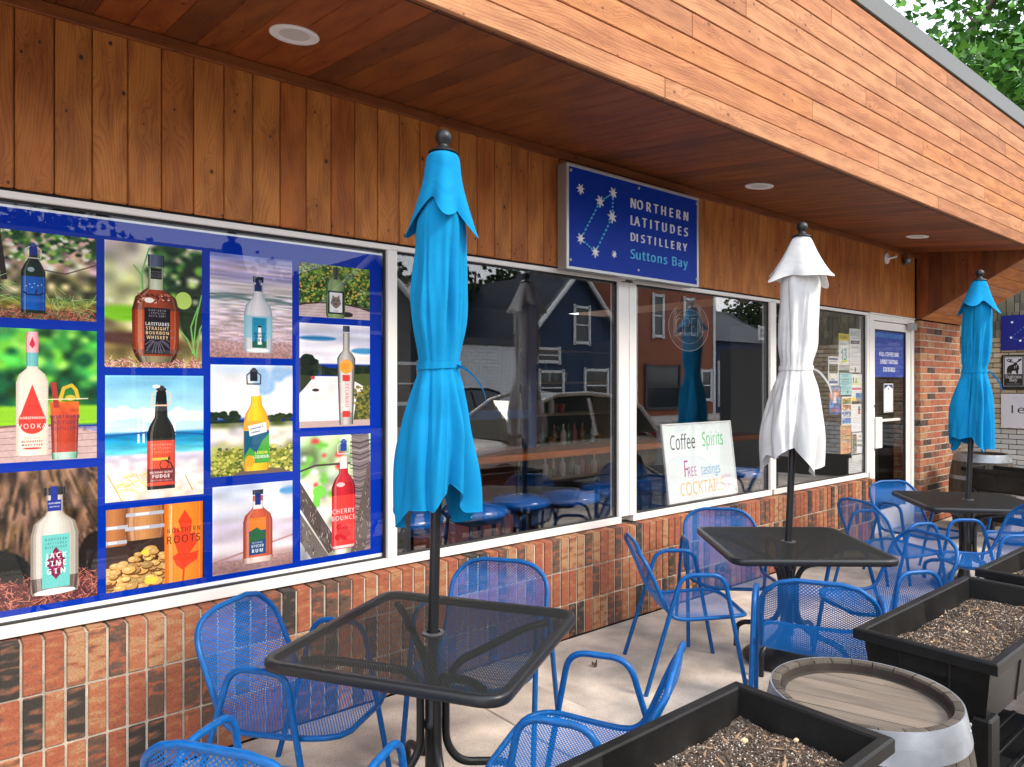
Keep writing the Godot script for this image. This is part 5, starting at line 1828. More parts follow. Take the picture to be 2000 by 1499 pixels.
	c.ell(66, 63, 9, 3.5, Color8(50, 40, 40))
	c.body(50, 68, [[12, 0], [13.4, 3], [13.4, 42], [11, 48], [4.2, 54], [3.4, 66]], Color8(60, 82, 44), Color8(150, 172, 110))
	c.body(50, 18, [[3, 0], [2.8, 16]], Color8(30, 30, 34), Color8(70, 70, 70))
	c.rect(39.5, 33, 22, 30, Color8(22, 24, 34))
	c.rect(41.5, 35, 18, 26, Color8(232, 228, 226))
	c.poly([Vector2(45, 42), Vector2(46, 38), Vector2(49, 41), Vector2(52, 41), Vector2(55, 38), Vector2(56, 43), Vector2(58, 49), Vector2(54, 54), Vector2(50.5, 56), Vector2(47, 54), Vector2(43, 49)], Color8(130, 115, 105))
	c.ell(48, 45, 1.2, 0.8, Color8(45, 40, 38))
	c.ell(53, 45, 1.2, 0.8, Color8(45, 40, 38))
	c.ell(50.5, 50, 1.8, 1.2, Color8(70, 60, 55))
	c.text("LYNX", 50.5, 60, 1.8, Color8(60, 55, 55), 0, 0.5, 6)
	# --- tall bottle above the river
	tile.call(1.527, 1.932, 1.470, 2.014)
	c.patch(0, 0, 100, 52, [[0, Color8(225, 220, 232)], [0.3, Color8(205, 205, 225)], [0.6, Color8(235, 228, 235)], [1, Color8(250, 244, 244)]], 4, 10, 0.1)
	c.ell(25, 19, 26, 3, Color8(50, 120, 170))
	c.ell(92, 34, 20, 4, Color8(70, 150, 200))
	c.soft(12)
	c.leaves(0, 44, 22, 20, [Color8(28, 38, 28), Color8(20, 30, 24)], 60, 4, 7)
	c.leaves(20, 56, 80, 10, [Color8(24, 34, 24), Color8(35, 48, 30)], 90, 2.5, 5)
	c.patch(0, 68, 100, 66, [[0, Color8(235, 225, 225)], [1, Color8(240, 232, 230)]], 8, 8, 0.05)
	c.poly([Vector2(0, 66), Vector2(20, 68), Vector2(6, 84), Vector2(0, 90)], Color8(50, 58, 40))
	c.poly([Vector2(60, 66), Vector2(100, 64), Vector2(100, 140), Vector2(74, 134), Vector2(80, 96), Vector2(92, 82)], Color8(70, 80, 40))
	c.leaves(78, 82, 24, 52, [Color8(120, 115, 50), Color8(60, 75, 35), Color8(150, 135, 60)], 160, 1, 3)
	c.soft(5)
	c.ell(22, 86, 5, 2, Color8(55, 50, 48))
	c.ell(18, 70, 3, 2.4, Color8(190, 70, 80))
	c.rect(0, 126, 100, 10, Color8(190, 165, 160))
	c.body(65, 132, [[9.6, 0], [10, 4], [13, 80], [13, 88], [9, 94], [4.8, 98], [4.6, 122]], Color8(70, 68, 64), Color8(205, 196, 192))
	c.rect(57, 58, 16, 58, Color8(240, 230, 228, 150))
	c.body(65, 9, [[4.8, 0], [4.8, 8]], Color8(22, 24, 30), Color8(70, 78, 90))
	c.ell(65, 55, 9.5, 9.5, Color8(240, 160, 50))
	three_lines(c, 65, 53, 1.4, 2.6, Color8(120, 70, 20), 0.7)
	c.rect(59.5, 66, 11, 8, Color8(205, 60, 52))
	c.text("LEELANAU", 63.2, 74, 5.4, Color8(208, 60, 56), 0, 0.0, 4, 0.92, 0.0, PI / 2)
	c.rect(59.5, 114, 11, 8, Color8(205, 60, 52))
	# --- cherry liqueur among branches
	tile.call(1.532, 1.936, 0.788, 1.425)
	c.patch(0, 0, 100, 160, [[0, Color8(140, 175, 110)], [0.3, Color8(185, 205, 165)], [0.55, Color8(225, 222, 210)], [1, Color8(205, 205, 195)]], 8, 12, 0.35)
	c.leaves(0, 0, 60, 90, [Color8(120, 190, 80), Color8(215, 70, 70), Color8(90, 140, 70), Color8(230, 235, 225)], 26, 3, 8)
	c.soft(22)
	c.ell(26, 72, 9, 8, Color8(120, 210, 80))
	c.ell(22, 84, 5, 9, Color8(120, 210, 80))
	c.path([Vector2(0, 44), Vector2(20, 38), Vector2(70, 38)], 2.4, Color8(70, 55, 52))
	c.soft(4)
	c.line(Vector2(84, -5), Vector2(92, 165), 26, Color8(122, 108, 110))
	for k in 34:
		c.path([Vector2(70, k * 5), Vector2(84, k * 5 + 2 + c.rng.randf() * 3), Vector2(102, k * 5 - 2)], c.rng.randf_range(0.6, 1.8), [Color8(80, 68, 70), Color8(160, 148, 148), Color8(60, 50, 52)][k % 3])
	c.line(Vector2(-8, 62), Vector2(46, 150), 18, Color8(84, 72, 68))
	c.line(Vector2(-10, 100), Vector2(38, 175), 20, Color8(108, 98, 94))
	c.line(Vector2(106, 40), Vector2(80, 160), 20, Color8(96, 84, 80))
	for k in 150:
		var f := c.rng.randf()
		var p: Vector2 = [Vector2(-8, 62).lerp(Vector2(46, 150), f), Vector2(-10, 100).lerp(Vector2(38, 175), f), Vector2(106, 40).lerp(Vector2(80, 160), f)][k % 3]
		p += Vector2(c.rng.randf_range(-8, 8), c.rng.randf_range(-5, 5))
		c.line(p, p + Vector2(c.rng.randf_range(-3, 3), c.rng.randf_range(2, 6)), 0.8, [Color8(45, 38, 38), Color8(175, 165, 160), Color8(120, 110, 105)][c.rng.randi() % 3])
	c.body(60, 151, [[15, 0], [17, 3], [17, 82], [13, 92], [6.5, 100], [5.4, 122]], Color8(120, 14, 28), Color8(205, 40, 52))
	c.body(60, 150, [[15, 0], [16.6, 3.5]], Color8(200, 150, 150), Color8(240, 225, 222))
	c.body(60, 45, [[5.6, 0], [5.2, 16]], Color8(205, 190, 188), Color8(240, 232, 230))
	c.ell(56, 66, 6, 3, Color8(240, 190, 190))
	swing_top(c, 60, 8, 9, Color8(35, 60, 150), Color8(205, 205, 205))
	c.body(60, 146, [[17, 0], [17, 66]], Color8(206, 40, 44), Color8(236, 66, 62))
	c.text("CHERRY", 60, 104, 6.0, W, 0, 0.5, 6, 0.95)
	c.text("BOUNCE", 60, 113, 6.0, W, 0, 0.5, 6, 0.95)
	for p in [[54, 122], [62, 124], [57, 130], [66, 131], [60, 137], [52, 135]]:
		c.ell(p[0], p[1], 4.6, 4.4, Color8(198, 34, 40))
	c.grain(0.16)
	var tex := c.done(int(c.im.get_width() / 2.0), int(c.im.get_height() / 2.0))
	var w := 2.024 - X0
	var h := YT - 0.735
	var m := tmat(tex, 0.5, Vector3.ONE, Color.WHITE, 0.15)
	var s := thing("window_graphic", "royal blue window graphic with photo tiles of liquor bottles", "poster", Vector3(0, 0, -0.110))
	var b := MB.new()
	b.box(Vector3((2.024 - 0.352) / 2, (YT + 0.735) / 2, -0.002), Vector3(2.376, h, 0.003))
	part("backing", b.mesh(mat(Color8(0, 45, 158), 0.5, 0.0, 0.15)), s)
	b = MB.new()
	b.quad(Vector3(X0, 0.735, 0), Vector3(2.024, 0.735, 0), Vector3(2.024, YT, 0), Vector3(X0, YT, 0))
	part("printed_sheet", b.mesh(m), s)

func flyer(called: String, label: String, x0: float, x1: float, y0: float, y1: float, z: float, draw: Callable, tilt := 0.0, base := Color8(238, 238, 236)) -> void:
	var asp := (y1 - y0) / (x1 - x0)
	var c := Cv.new(480, int(480 * asp), base, self)
	c.at(Vector2.ZERO, 4.8, Rect2i(0, 0, 480, int(480 * asp)))
	draw.call(c, 100.0 * asp)
	var m := plate(called, c.done(240, int(240 * asp)), x1 - x0, y1 - y0, 0.0012, M.white, 0.6)
	var o := single(called, m, label, "flyer", Vector3((x0 + x1) / 2, (y0 + y1) / 2, z))
	o.rotation.z = tilt

func para(c: Cv, x: float, y: float, w: float, n: int, step: float, col: Color, th := 1.2) -> void:
	for k in n:
		c.rect(x + c.rng.randf() * w * 0.1, y + k * step, w * c.rng.randf_range(0.6, 0.95), th, col)

func build_window_things() -> void:
	var ink := Color8(70, 70, 74)
	var z := -0.1165
	flyer("theatre_flyer", "tall flyer with a yellow band and teal number 13", 7.395, 7.625, 1.838, 2.224, z, func(c, h):
		c.rect(0, 0, 100, 32, Color8(245, 220, 40))
		c.text("PLAYBILL", 50, 24, 15, Color8(50, 45, 20), 3, 0.5, 0, 0.72)
		para(c, 12, 46, 76, 2, 4, ink)
		c.text("13", 51, 122, 52, Color8(20, 150, 160), 1, 0.5, -4, 0.8, 0.0, -0.05)
		c.poly([Vector2(26, 128), Vector2(84, 116), Vector2(85, 126), Vector2(27, 138)], Color8(225, 235, 40))
		c.rect(0, 142, 100, 30, Color8(190, 192, 192))
		para(c, 10, 146, 80, 3, 5, ink))
	flyer("party_flyer", "white party notice with a large thin heading, beside the door", 7.64, 7.90, 1.819, 2.289, z - 0.002, func(c, h):
		c.text("BAHLE'S", 50, 30, 20, ink, 0, 0.5, 2, 0.72)
		para(c, 20, 38, 60, 1, 4, ink)
		c.rect(12, 50, 76, 13, Color8(35, 38, 60))
		c.text("BLOCK DANCE", 50, 60, 7, Color8(235, 235, 235), 1, 0.5, 0, 0.8)
		c.text("THE PARTY", 50, 82, 9, ink, 0, 0.5, 8, 0.8)
		para(c, 12, 90, 76, 8, 6, Color8(170, 172, 176))
		for k in 6:
			c.path([Vector2(10 + k * 14, 144), Vector2(17 + k * 14, 149), Vector2(24 + k * 14, 144)], 1.2, ink)
		c.rect(46, 160, 12, 20, Color8(30, 50, 140))
		c.rect(10, 166, 20, 3, Color8(140, 60, 60)), 0.006)
	flyer("event_flyer", "white flyer with a dark landscape photo and blue strips", 7.17, 7.395, 1.679, 1.98, z, func(c, h):
		c.rect(6, 8, 88, 9, Color8(50, 80, 140))
		para(c, 10, 21, 80, 2, 4, ink)
		c.patch(8, 34, 84, 44, [[0, Color8(120, 125, 115)], [0.4, Color8(50, 60, 40)], [1, Color8(60, 62, 48)]], 14, 9, 0.4)
		c.line(Vector2(60, 78), Vector2(72, 50), 5, Color8(150, 150, 135), 1)
		c.patch(8, 84, 84, 40, [[0, Color8(235, 220, 205)], [0.6, Color8(215, 220, 230)], [1, Color8(60, 90, 160)]], 8, 6, 0.25)
		c.rect(10, 112, 80, 12, Color8(40, 70, 140)), 0.004)
	flyer("teal_notice", "pale teal notice under the yellow-banded flyer", 7.415, 7.69, 1.578, 1.811, z - 0.001, func(c, h):
		c.text("JUNE FEST", 50, 16, 7, ink, 2, 0.5, 2, 0.9)
		para(c, 20, 24, 60, 3, 9, ink, 1.6)
		para(c, 16, 52, 66, 3, 6, Color8(110, 140, 145))
		c.ell(68, 72, 4, 6, Color8(40, 60, 70)), -0.01, Color8(160, 214, 218))
	flyer("tree_flyer", "flyer with a lime green tree above a pink bar", 7.69, 7.94, 1.51, 1.803, z - 0.003, func(c, h):
		c.poly([Vector2(30, 40), Vector2(44, 10), Vector2(58, 40)], Color8(150, 205, 50))
		c.rect(14, 14, 8, 24, Color8(80, 80, 110))
		c.rect(0, 42, 100, 6, Color8(225, 225, 150))
		c.rect(6, 60, 88, 9, Color8(205, 60, 110))
		c.patch(40, 82, 58, 34, [[0, Color8(40, 120, 180)], [0.7, Color8(60, 140, 190)], [1, Color8(200, 130, 90)]], 7, 5, 0.3)
		c.rect(4, 100, 34, 16, Color8(245, 215, 30)))
	flyer("blue_poster", "blue and orange poster half hidden by the white umbrella", 7.2, 7.44, 1.378, 1.669, z, func(c, h):
		c.patch(0, 0, 100, 124, [[0, Color8(60, 140, 205)], [0.3, Color8(225, 130, 100)], [0.55, Color8(90, 140, 200)], [0.85, Color8(50, 80, 150)], [1, Color8(70, 90, 150)]], 9, 11, 0.35)
		c.poly([Vector2(30, 70), Vector2(50, 20), Vector2(62, 70)], Color8(225, 232, 240))
		c.text("CONCERT", 50, 108, 12, Color8(235, 70, 80), 1, 0.5, 0, 0.9))
	flyer("photo_strip", "narrow photo strip of small market pictures", 7.46, 7.685, 1.264, 1.562, z, func(c, h):
		for k in 4:
			var p: Array = [[Color8(220, 160, 60), Color8(70, 110, 50)], [Color8(160, 60, 50), Color8(230, 210, 160)], [Color8(90, 120, 190), Color8(225, 225, 235)], [Color8(50, 90, 170), Color8(120, 180, 220)]][k]
			c.patch(6, 8 + k * 31, 88, 27, [[0, p[0]], [1, p[1]]], 11, 5, 0.5))
	flyer("white_letter", "white typed letter with a small red and green picture", 7.685, 7.92, 1.179, 1.478, z - 0.002, func(c, h):
		c.text("MARKET", 30, 16, 9, Color8(150, 110, 120), 2, 0.5, 0, 0.7)
		c.patch(66, 10, 24, 36, [[0, Color8(60, 130, 90)], [1, Color8(210, 60, 80)]], 3, 4, 0.3)
		para(c, 12, 52, 76, 9, 7.5, Color8(165, 170, 176)))
	flyer("orange_menu", "narrow orange menu card hanging below the photo strip", 7.44, 7.665, 0.962, 1.264, z - 0.001, func(c, h):
		for k in 6:
			c.patch(8, 6 + k * 21, 84, 17, [[0, [Color8(120, 110, 60), Color8(170, 60, 45), Color8(110, 100, 60), Color8(120, 130, 120), Color8(175, 110, 60), Color8(160, 50, 45)][k]], [1, Color8(215, 160, 90)]], 7, 3, 0.35)
			para(c, 12, 9 + k * 21, 50, 2, 6, Color8(240, 220, 180)), 0.012, Color8(240, 178, 92))
	flyer("band_flyer", "flyer of a half photo beside bold black words", 7.69, 7.955, 0.864, 1.168, z, func(c, h):
		c.patch(4, 4, 40, 78, [[0, Color8(160, 90, 60)], [0.5, Color8(90, 110, 60)], [1, Color8(150, 110, 90)]], 5, 8, 0.4)
		c.text("Live", 72, 20, 11, ink, 1, 0.5, 0, 0.8)
		c.text("Northern", 72, 38, 11, ink, 1, 0.5, 0, 0.7)
		c.text("Michigan", 72, 56, 11, ink, 1, 0.5, 0, 0.7)
		c.rect(4, 84, 92, 5, Color8(50, 50, 54)))
	flyer("lowest_notice", "lowest white notice, its corner lifting from the glass", 7.63, 7.95, 0.735, 0.90, z - 0.004, func(c, h):
		para(c, 10, 8, 80, 7, 6, Color8(160, 165, 172)), -0.03)
	# the film on the door and the hours card
	var c := Cv.new(1000, 640, Color8(0, 62, 165), self)
	c.at(Vector2.ZERO, 10.0, Rect2i(0, 0, 1000, 640))
	c.text("NORTHERN LATITUDES DISTILLERY", 50, 9.5, 5.4, Color8(90, 195, 235), 0, 0.5, 4, 0.72)
	for p in [[45, 14.5], [51, 14], [50, 16.5], [52, 18.5], [46, 22.5], [49, 24.5], [52, 24]]:
		c.ell(p[0], p[1], 0.45, 0.45, Color8(200, 225, 245))
	for e in [["FULL COFFEE BAR", 35.5], ["SPIRIT TASTING", 46], ["COCKTAILS", 56.5]]:
		c.text(e[0], 50, e[1], 5.8, Color.WHITE, 1, 0.5, 0, 0.92)
	single("door_film", plate("f", c.done(500, 320), 0.83, 0.527, 0.001, M.sign_blue, 0.4), "blue film with white lettering across the top of the glass door", "sign", Vector3(8.588, 2.038, -0.1035))
	c = Cv.new(400, 640, Color8(240, 238, 232), self)
	c.at(Vector2.ZERO, 4.0, Rect2i(0, 0, 400, 640))
	c.rect(4, 4, 92, 152, Color8(30, 45, 110))
	c.poly([Vector2(7, 30), Vector2(50, 9), Vector2(93, 30), Vector2(93, 153), Vector2(7, 153)], Color8(240, 238, 232))
	c.ell(50, 30, 5, 8, Color8(30, 45, 110))
	c.text("HOURS", 50, 54, 8, ink, 0, 0.5, 8, 0.9)
	para(c, 20, 66, 60, 9, 9, Color8(150, 150, 160))
	single("hours_card", plate("h", c.done(200, 320), 0.245, 0.325, 0.001, M.white, 0.5), "white opening hours card under the blue door film", "sign", Vector3(8.558, 1.535, -0.0985))
	# whiteboard leaning inside the glass
	c = Cv.new(1500, 1000, Color8(232, 240, 240), self)
	c.at(Vector2.ZERO, 15.0, Rect2i(0, 0, 1500, 1000))
	c.text("Coffee", 8, 22, 12.5, Color8(45, 42, 45), 0, 0.0, 0, 0.72, 0.12)
	c.text("Spirits", 54, 21, 12.5, Color8(60, 190, 95), 0, 0.0, 0, 0.68, 0.12)
	c.text("F", 24, 46, 14, Color8(180, 45, 130), 0, 0.0, 0, 0.75, 0.08)
	c.text("REE", 29, 46, 8, Color8(170, 50, 150), 0, 0.0, 2, 0.72, 0.05)
	c.text("tastings", 48, 46, 8.4, Color8(95, 165, 215), 0, 0.0, 0, 0.72, 0.1)
	c.text("COCKTAILS", 16, 62, 11, Color8(245, 195, 110), 0, 0.0, 0, 0.86, 0.04)
	c.text("to drink", 79, 51, 3, Color8(215, 110, 180), 0, 0.0, 0, 0.9, 0.1)
	c.text("or", 85, 55.5, 3, Color8(215, 110, 180), 0, 0.0, 0, 0.9, 0.1)
	c.text("to go", 81, 60, 3.4, Color8(215, 110, 180), 0, 0.0, 0, 0.9, 0.1)
	var wb := thing("whiteboard", "white marker board with hand-lettered drinks leaning in the window", "board", Vector3(5.07, 0.74, -0.128))
	wb.rotation.x = -0.125
	part("board_panel", plate("w", c.done(750, 500), 0.94, 0.627, 0.012, M.white, 0.35), wb, Transform3D(Basis(), Vector3(0, 0.3185, 0)))
	for e in [[0, 0.006, 0.966, 0.014], [0, 0.631, 0.966, 0.014], [-0.476, 0.3185, 0.014, 0.611], [0.476, 0.3185, 0.014, 0.611]]:
		part("frame_bar", boxm(Vector3(e[0], e[1], -0.004), Vector3(e[2], e[3], 0.022), M.white, 0.003), wb)
	# round clear sign with dotted letters, hung on two wires
	var os := thing("open_sign", "round clear sign of dotted letters hanging inside the window", "sign", Vector3(5.08, 2.185, -0.30), deg_to_rad(-16))
	var b := MB.new()
	b.lathe([Vector2(0, -0.003), Vector2(0.208, -0.003), Vector2(0.21, 0.0), Vector2(0.208, 0.003), Vector2(0, 0.003)], 40)
	var clear := mat(Color(0.9, 0.95, 0.95, 0.02), 0.0)
	clear.transparency = BaseMaterial3D.TRANSPARENCY_ALPHA
	part("disc", b.mesh(clear), os, Transform3D(Basis(Vector3.RIGHT, PI / 2), Vector3.ZERO))
	b = MB.new()
	var ring := []
	for k in 40:
		ring.append(Vector3(0.209 * cos(TAU * k / 40), 0.209 * sin(TAU * k / 40), 0))
	b.tube(ring, 0.0028, 5, true)
	part("rim", b.mesh(mat(L(0.5, 0.42, 0.38), 0.3)), os)
	b = MB.new()
	var dots := []
	for k in 64:
		var a := TAU * k / 64
		if absf(sin(a)) > 0.28:
			dots.append(Vector2(0.155 * cos(a), 0.145 * sin(a)))
	for seg in [[[-0.075, 0.06], [-0.105, 0.07], [-0.135, 0.04], [-0.14, 0.0], [-0.13, -0.05], [-0.1, -0.07], [-0.075, -0.05], [-0.068, 0.0], [-0.075, 0.06]], [[-0.045, -0.07], [-0.045, 0.07], [-0.01, 0.07], [0.005, 0.04], [-0.01, 0.005], [-0.045, 0.005]], [[0.07, 0.07], [0.025, 0.07], [0.025, -0.07], [0.07, -0.07]], [[0.025, 0.0], [0.06, 0.0]], [[0.09, -0.07], [0.09, 0.07], [0.14, -0.07], [0.14, 0.07]]]:
		for k in seg.size() - 1:
			var a := Vector2(seg[k][0], seg[k][1])
			var e := Vector2(seg[k + 1][0], seg[k + 1][1])
			var n := maxi(1, roundi(a.distance_to(e) / 0.0115))
			for j in n:
				dots.append(a.lerp(e, float(j) / n))
	for p in dots:
		b.box(Vector3(p.x, p.y, 0.005), Vector3(0.005, 0.005, 0.004), 0.001)
	part("dots", b.mesh(mat(L(0.85, 0.75, 0.6), 0.4)), os)
	b = MB.new()
	b.tube([Vector3(-0.10, 0.185, 0), Vector3(-0.06, 0.5, 0)], 0.0015, 4)
	b.tube([Vector3(0.075, 0.195, 0), Vector3(0.06, 0.5, 0)], 0.0015, 4)
	part("wires", b.mesh(M.steel), os)
	# lights in the soffit, sensor and camera under it
	var lamp_pos := [Vector3(1.257, 3.196, 0.463), Vector3(4.923, 3.197, 0.456), Vector3(7.835, 3.195, 0.478)]
	var lamp_lab := ["round white recessed light nearest the camera, in the brown soffit", "middle round recessed light, above the shop sign's right end", "farthest round recessed light, above the door"]
	var l0: Node3D
	for k in 3:
		if k == 0:
			l0 = thing("recessed_light", lamp_lab[0], "light", lamp_pos[0], 0, "recessed lights in the soffit")
			l0.rotation.x = atan2(0.13, 1.19)
			b = MB.new()
			b.lathe([Vector2(0.062, -0.001), Vector2(0.080, -0.005), Vector2(0.100, -0.007), Vector2(0.104, -0.004), Vector2(0.104, 0.004)], 36)
			part("trim_ring", b.mesh(M.white), l0)
			b = MB.new()
			b.lathe([Vector2(0.0, -0.003), Vector2(0.064, -0.002)], 28)
			part("lens", b.mesh(mat(L(0.58, 0.55, 0.52), 0.5)), l0)
		else:
			var lc := copy_of(l0, lamp_lab[k], lamp_pos[k], 0)
			lc.rotation.x = atan2(0.13, 1.19)
	var se := thing("motion_sensor", "round white sensor plate with a stub on the plank wall", "sensor", Vector3(8.36, 3.10, -0.04))
	b = MB.new()
	b.lathe([Vector2(0.062, 0), Vector2(0.062, 0.01), Vector2(0.05, 0.018), Vector2(0.02, 0.02), Vector2(0.018, 0.03), Vector2(0, 0.032)], 24)
	part("base_plate", b.mesh(M.white), se, Transform3D(Basis(Vector3.RIGHT, PI / 2), Vector3.ZERO))
	b = MB.new()
	b.tube([Vector3(0, 0, 0.02), Vector3(0.03, 0.005, 0.06), Vector3(0.05, 0.02, 0.09)], 0.012, 8)
	part("arm", b.mesh(M.white), se)
	var ca := thing("security_camera", "small grey security camera tucked under the soffit corner", "camera", Vector3(8.78, 3.11, 0.02), deg_to_rad(-55))
	b = MB.new()
	b.box(Vector3(0, 0, -0.02), Vector3(0.075, 0.07, 0.16), 0.012)
	part("housing", b.mesh(mat(L(0.10, 0.11, 0.105), 0.4)), ca)
	b = MB.new()
	b.lathe([Vector2(0.022, 0), Vector2(0.022, 0.008), Vector2(0.012, 0.009), Vector2(0.012, 0.004), Vector2(0, 0.004)], 16)
	part("lens", b.mesh(M.steel), ca, Transform3D(Basis(Vector3.RIGHT, PI / 2), Vector3(0, 0, 0.061)))
	b = MB.new()
	b.tube([Vector3(0, 0.03, -0.03), Vector3(0, 0.09, -0.05)], 0.014, 8)
	part("bracket", b.mesh(mat(L(0.10, 0.11, 0.105), 0.4)), ca)
	# posters on the counter front
	c = Cv.new(500, 700, Color8(205, 205, 200), self)
	c.at(Vector2.ZERO, 5.0, Rect2i(0, 0, 500, 700))
	c.patch(0, 0, 100, 140, [[0, Color8(150, 150, 145)], [1, Color8(215, 214, 208)]], 6, 8, 0.2)
	c.ell(36, 34, 14, 16, Color8(90, 88, 86))
	c.poly([Vector2(14, 130), Vector2(20, 62), Vector2(50, 54), Vector2(60, 130)], Color8(120, 120, 118))
	c.rect(52, 60, 44, 62, Color8(170, 30, 45))
	for e in [["Alcohol:", 70], ["Low", 82], ["Prices", 94], ["and", 106], ["Fun", 117]]:
		c.text(e[0], 74, e[1], 7, Color8(235, 230, 225), 1, 0.5, 0, 0.8)
	single("tin_sign", plate("t", c.done(250, 350), 0.42, 0.58, 0.004, M.white), "old style drinks poster with a red block on the counter front", "poster", Vector3(3.95, 0.72, -2.06))
	c = Cv.new(500, 500, Color8(150, 165, 160), self)
	c.at(Vector2.ZERO, 5.0, Rect2i(0, 0, 500, 500))
	c.text("THE", 20, 50, 16, Color8(235, 235, 230), 1, 0.0)
	c.text("PARTY", 20, 74, 16, Color8(235, 235, 230), 1, 0.0)
	single("party_sign", plate("t", c.done(250, 250), 0.40, 0.5, 0.004, M.white), "grey green poster with white capitals low on the counter front", "poster", Vector3(3.1, 0.62, -2.06))

func rounded_square(h: float, r: float, y: float, seg := 6) -> Array:
	return fillet([Vector3(-h, y, -h), Vector3(h, y, -h), Vector3(h, y, h), Vector3(-h, y, h)], r, seg, true)

func make_table(label: String) -> Node3D:
	var t := thing("patio_table", label, "table", Vector3.ZERO, 0, "square black mesh patio tables")
	var half := 0.455
	var path := rounded_square(half, 0.085, 0.0, 7)
	var m := path.size()
	var prof := [Vector2(-0.022, 0.727), Vector2(-0.008, 0.730), Vector2(0.004, 0.729), Vector2(0.011, 0.722), Vector2(0.012, 0.706), Vector2(0.008, 0.693), Vector2(-0.004, 0.690), Vector2(-0.012, 0.692)]
	var q := MB.new()
	q.sheet(m, prof.size() - 1, func(u, v):
		var i := roundi(u * m) % m
		var p: Vector3 = path[i]
		var a: Vector3 = path[(i - 1 + m) % m]
		var b: Vector3 = path[(i + 1) % m]
		var nn := (b - a).normalized().cross(Vector3.UP)
		if nn.dot(p) < 0:
			nn = -nn
		var w: Vector2 = prof[roundi(v * (prof.size() - 1))]
		return Vector3(p.x, w.y, p.z) + nn * w.x, true, true)
	part("rim", q.mesh(M.black_paint), t)
	q = MB.new()
	for y in [0.7280, 0.7276, 0.7272, 0.7268]:
		var c := Vector3(0, y, 0)
		for i in m:
			var a: Vector3 = path[i] * 0.975 + Vector3.UP * y
			var b: Vector3 = path[(i + 1) % m] * 0.975 + Vector3.UP * y
			q.tri(c, b, a, Vector2(0, 0), Vector2(b.x, b.z), Vector2(a.x, a.z))
	part("mesh_top", q.mesh(M.black_mesh), t)
	q = MB.new()
	q.lathe([Vector2(0.026, 0.722), Vector2(0.042, 0.722), Vector2(0.044, 0.732), Vector2(0.040, 0.735), Vector2(0.027, 0.735), Vector2(0.026, 0.722)], 28)
	part("pole_collar", q.mesh(mat(L(0.10, 0.10, 0.10), 0.35, 0.4)), t)
	for k in 4:
		q = MB.new()
		var d := Vector3(1, 0, 1).normalized()
		var pts := []
		for e in [[0.50, 0.700], [0.40, 0.690], [0.10, 0.60], [0.052, 0.52], [0.052, 0.29], [0.11, 0.205], [0.30, 0.165], [0.345, 0.13], [0.35, 0.0]]:
			pts.append(d * e[0] + Vector3.UP * e[1])
		q.tube(fillet(pts, 0.075, 6), 0.016, 10)
		part("leg", q.mesh(M.black_paint), t, Transform3D(Basis(Vector3.UP, k * PI / 2), Vector3.ZERO))
	q = MB.new()
	q.lathe([Vector2(0.0, 0.16), Vector2(0.030, 0.16), Vector2(0.032, 0.20), Vector2(0.030, 0.36), Vector2(0.036, 0.365), Vector2(0.036, 0.39), Vector2(0.030, 0.395), Vector2(0.027, 0.56), Vector2(0.0, 0.56)], 18)
	part("centre_tube", q.mesh(M.black_paint), t)
	return t

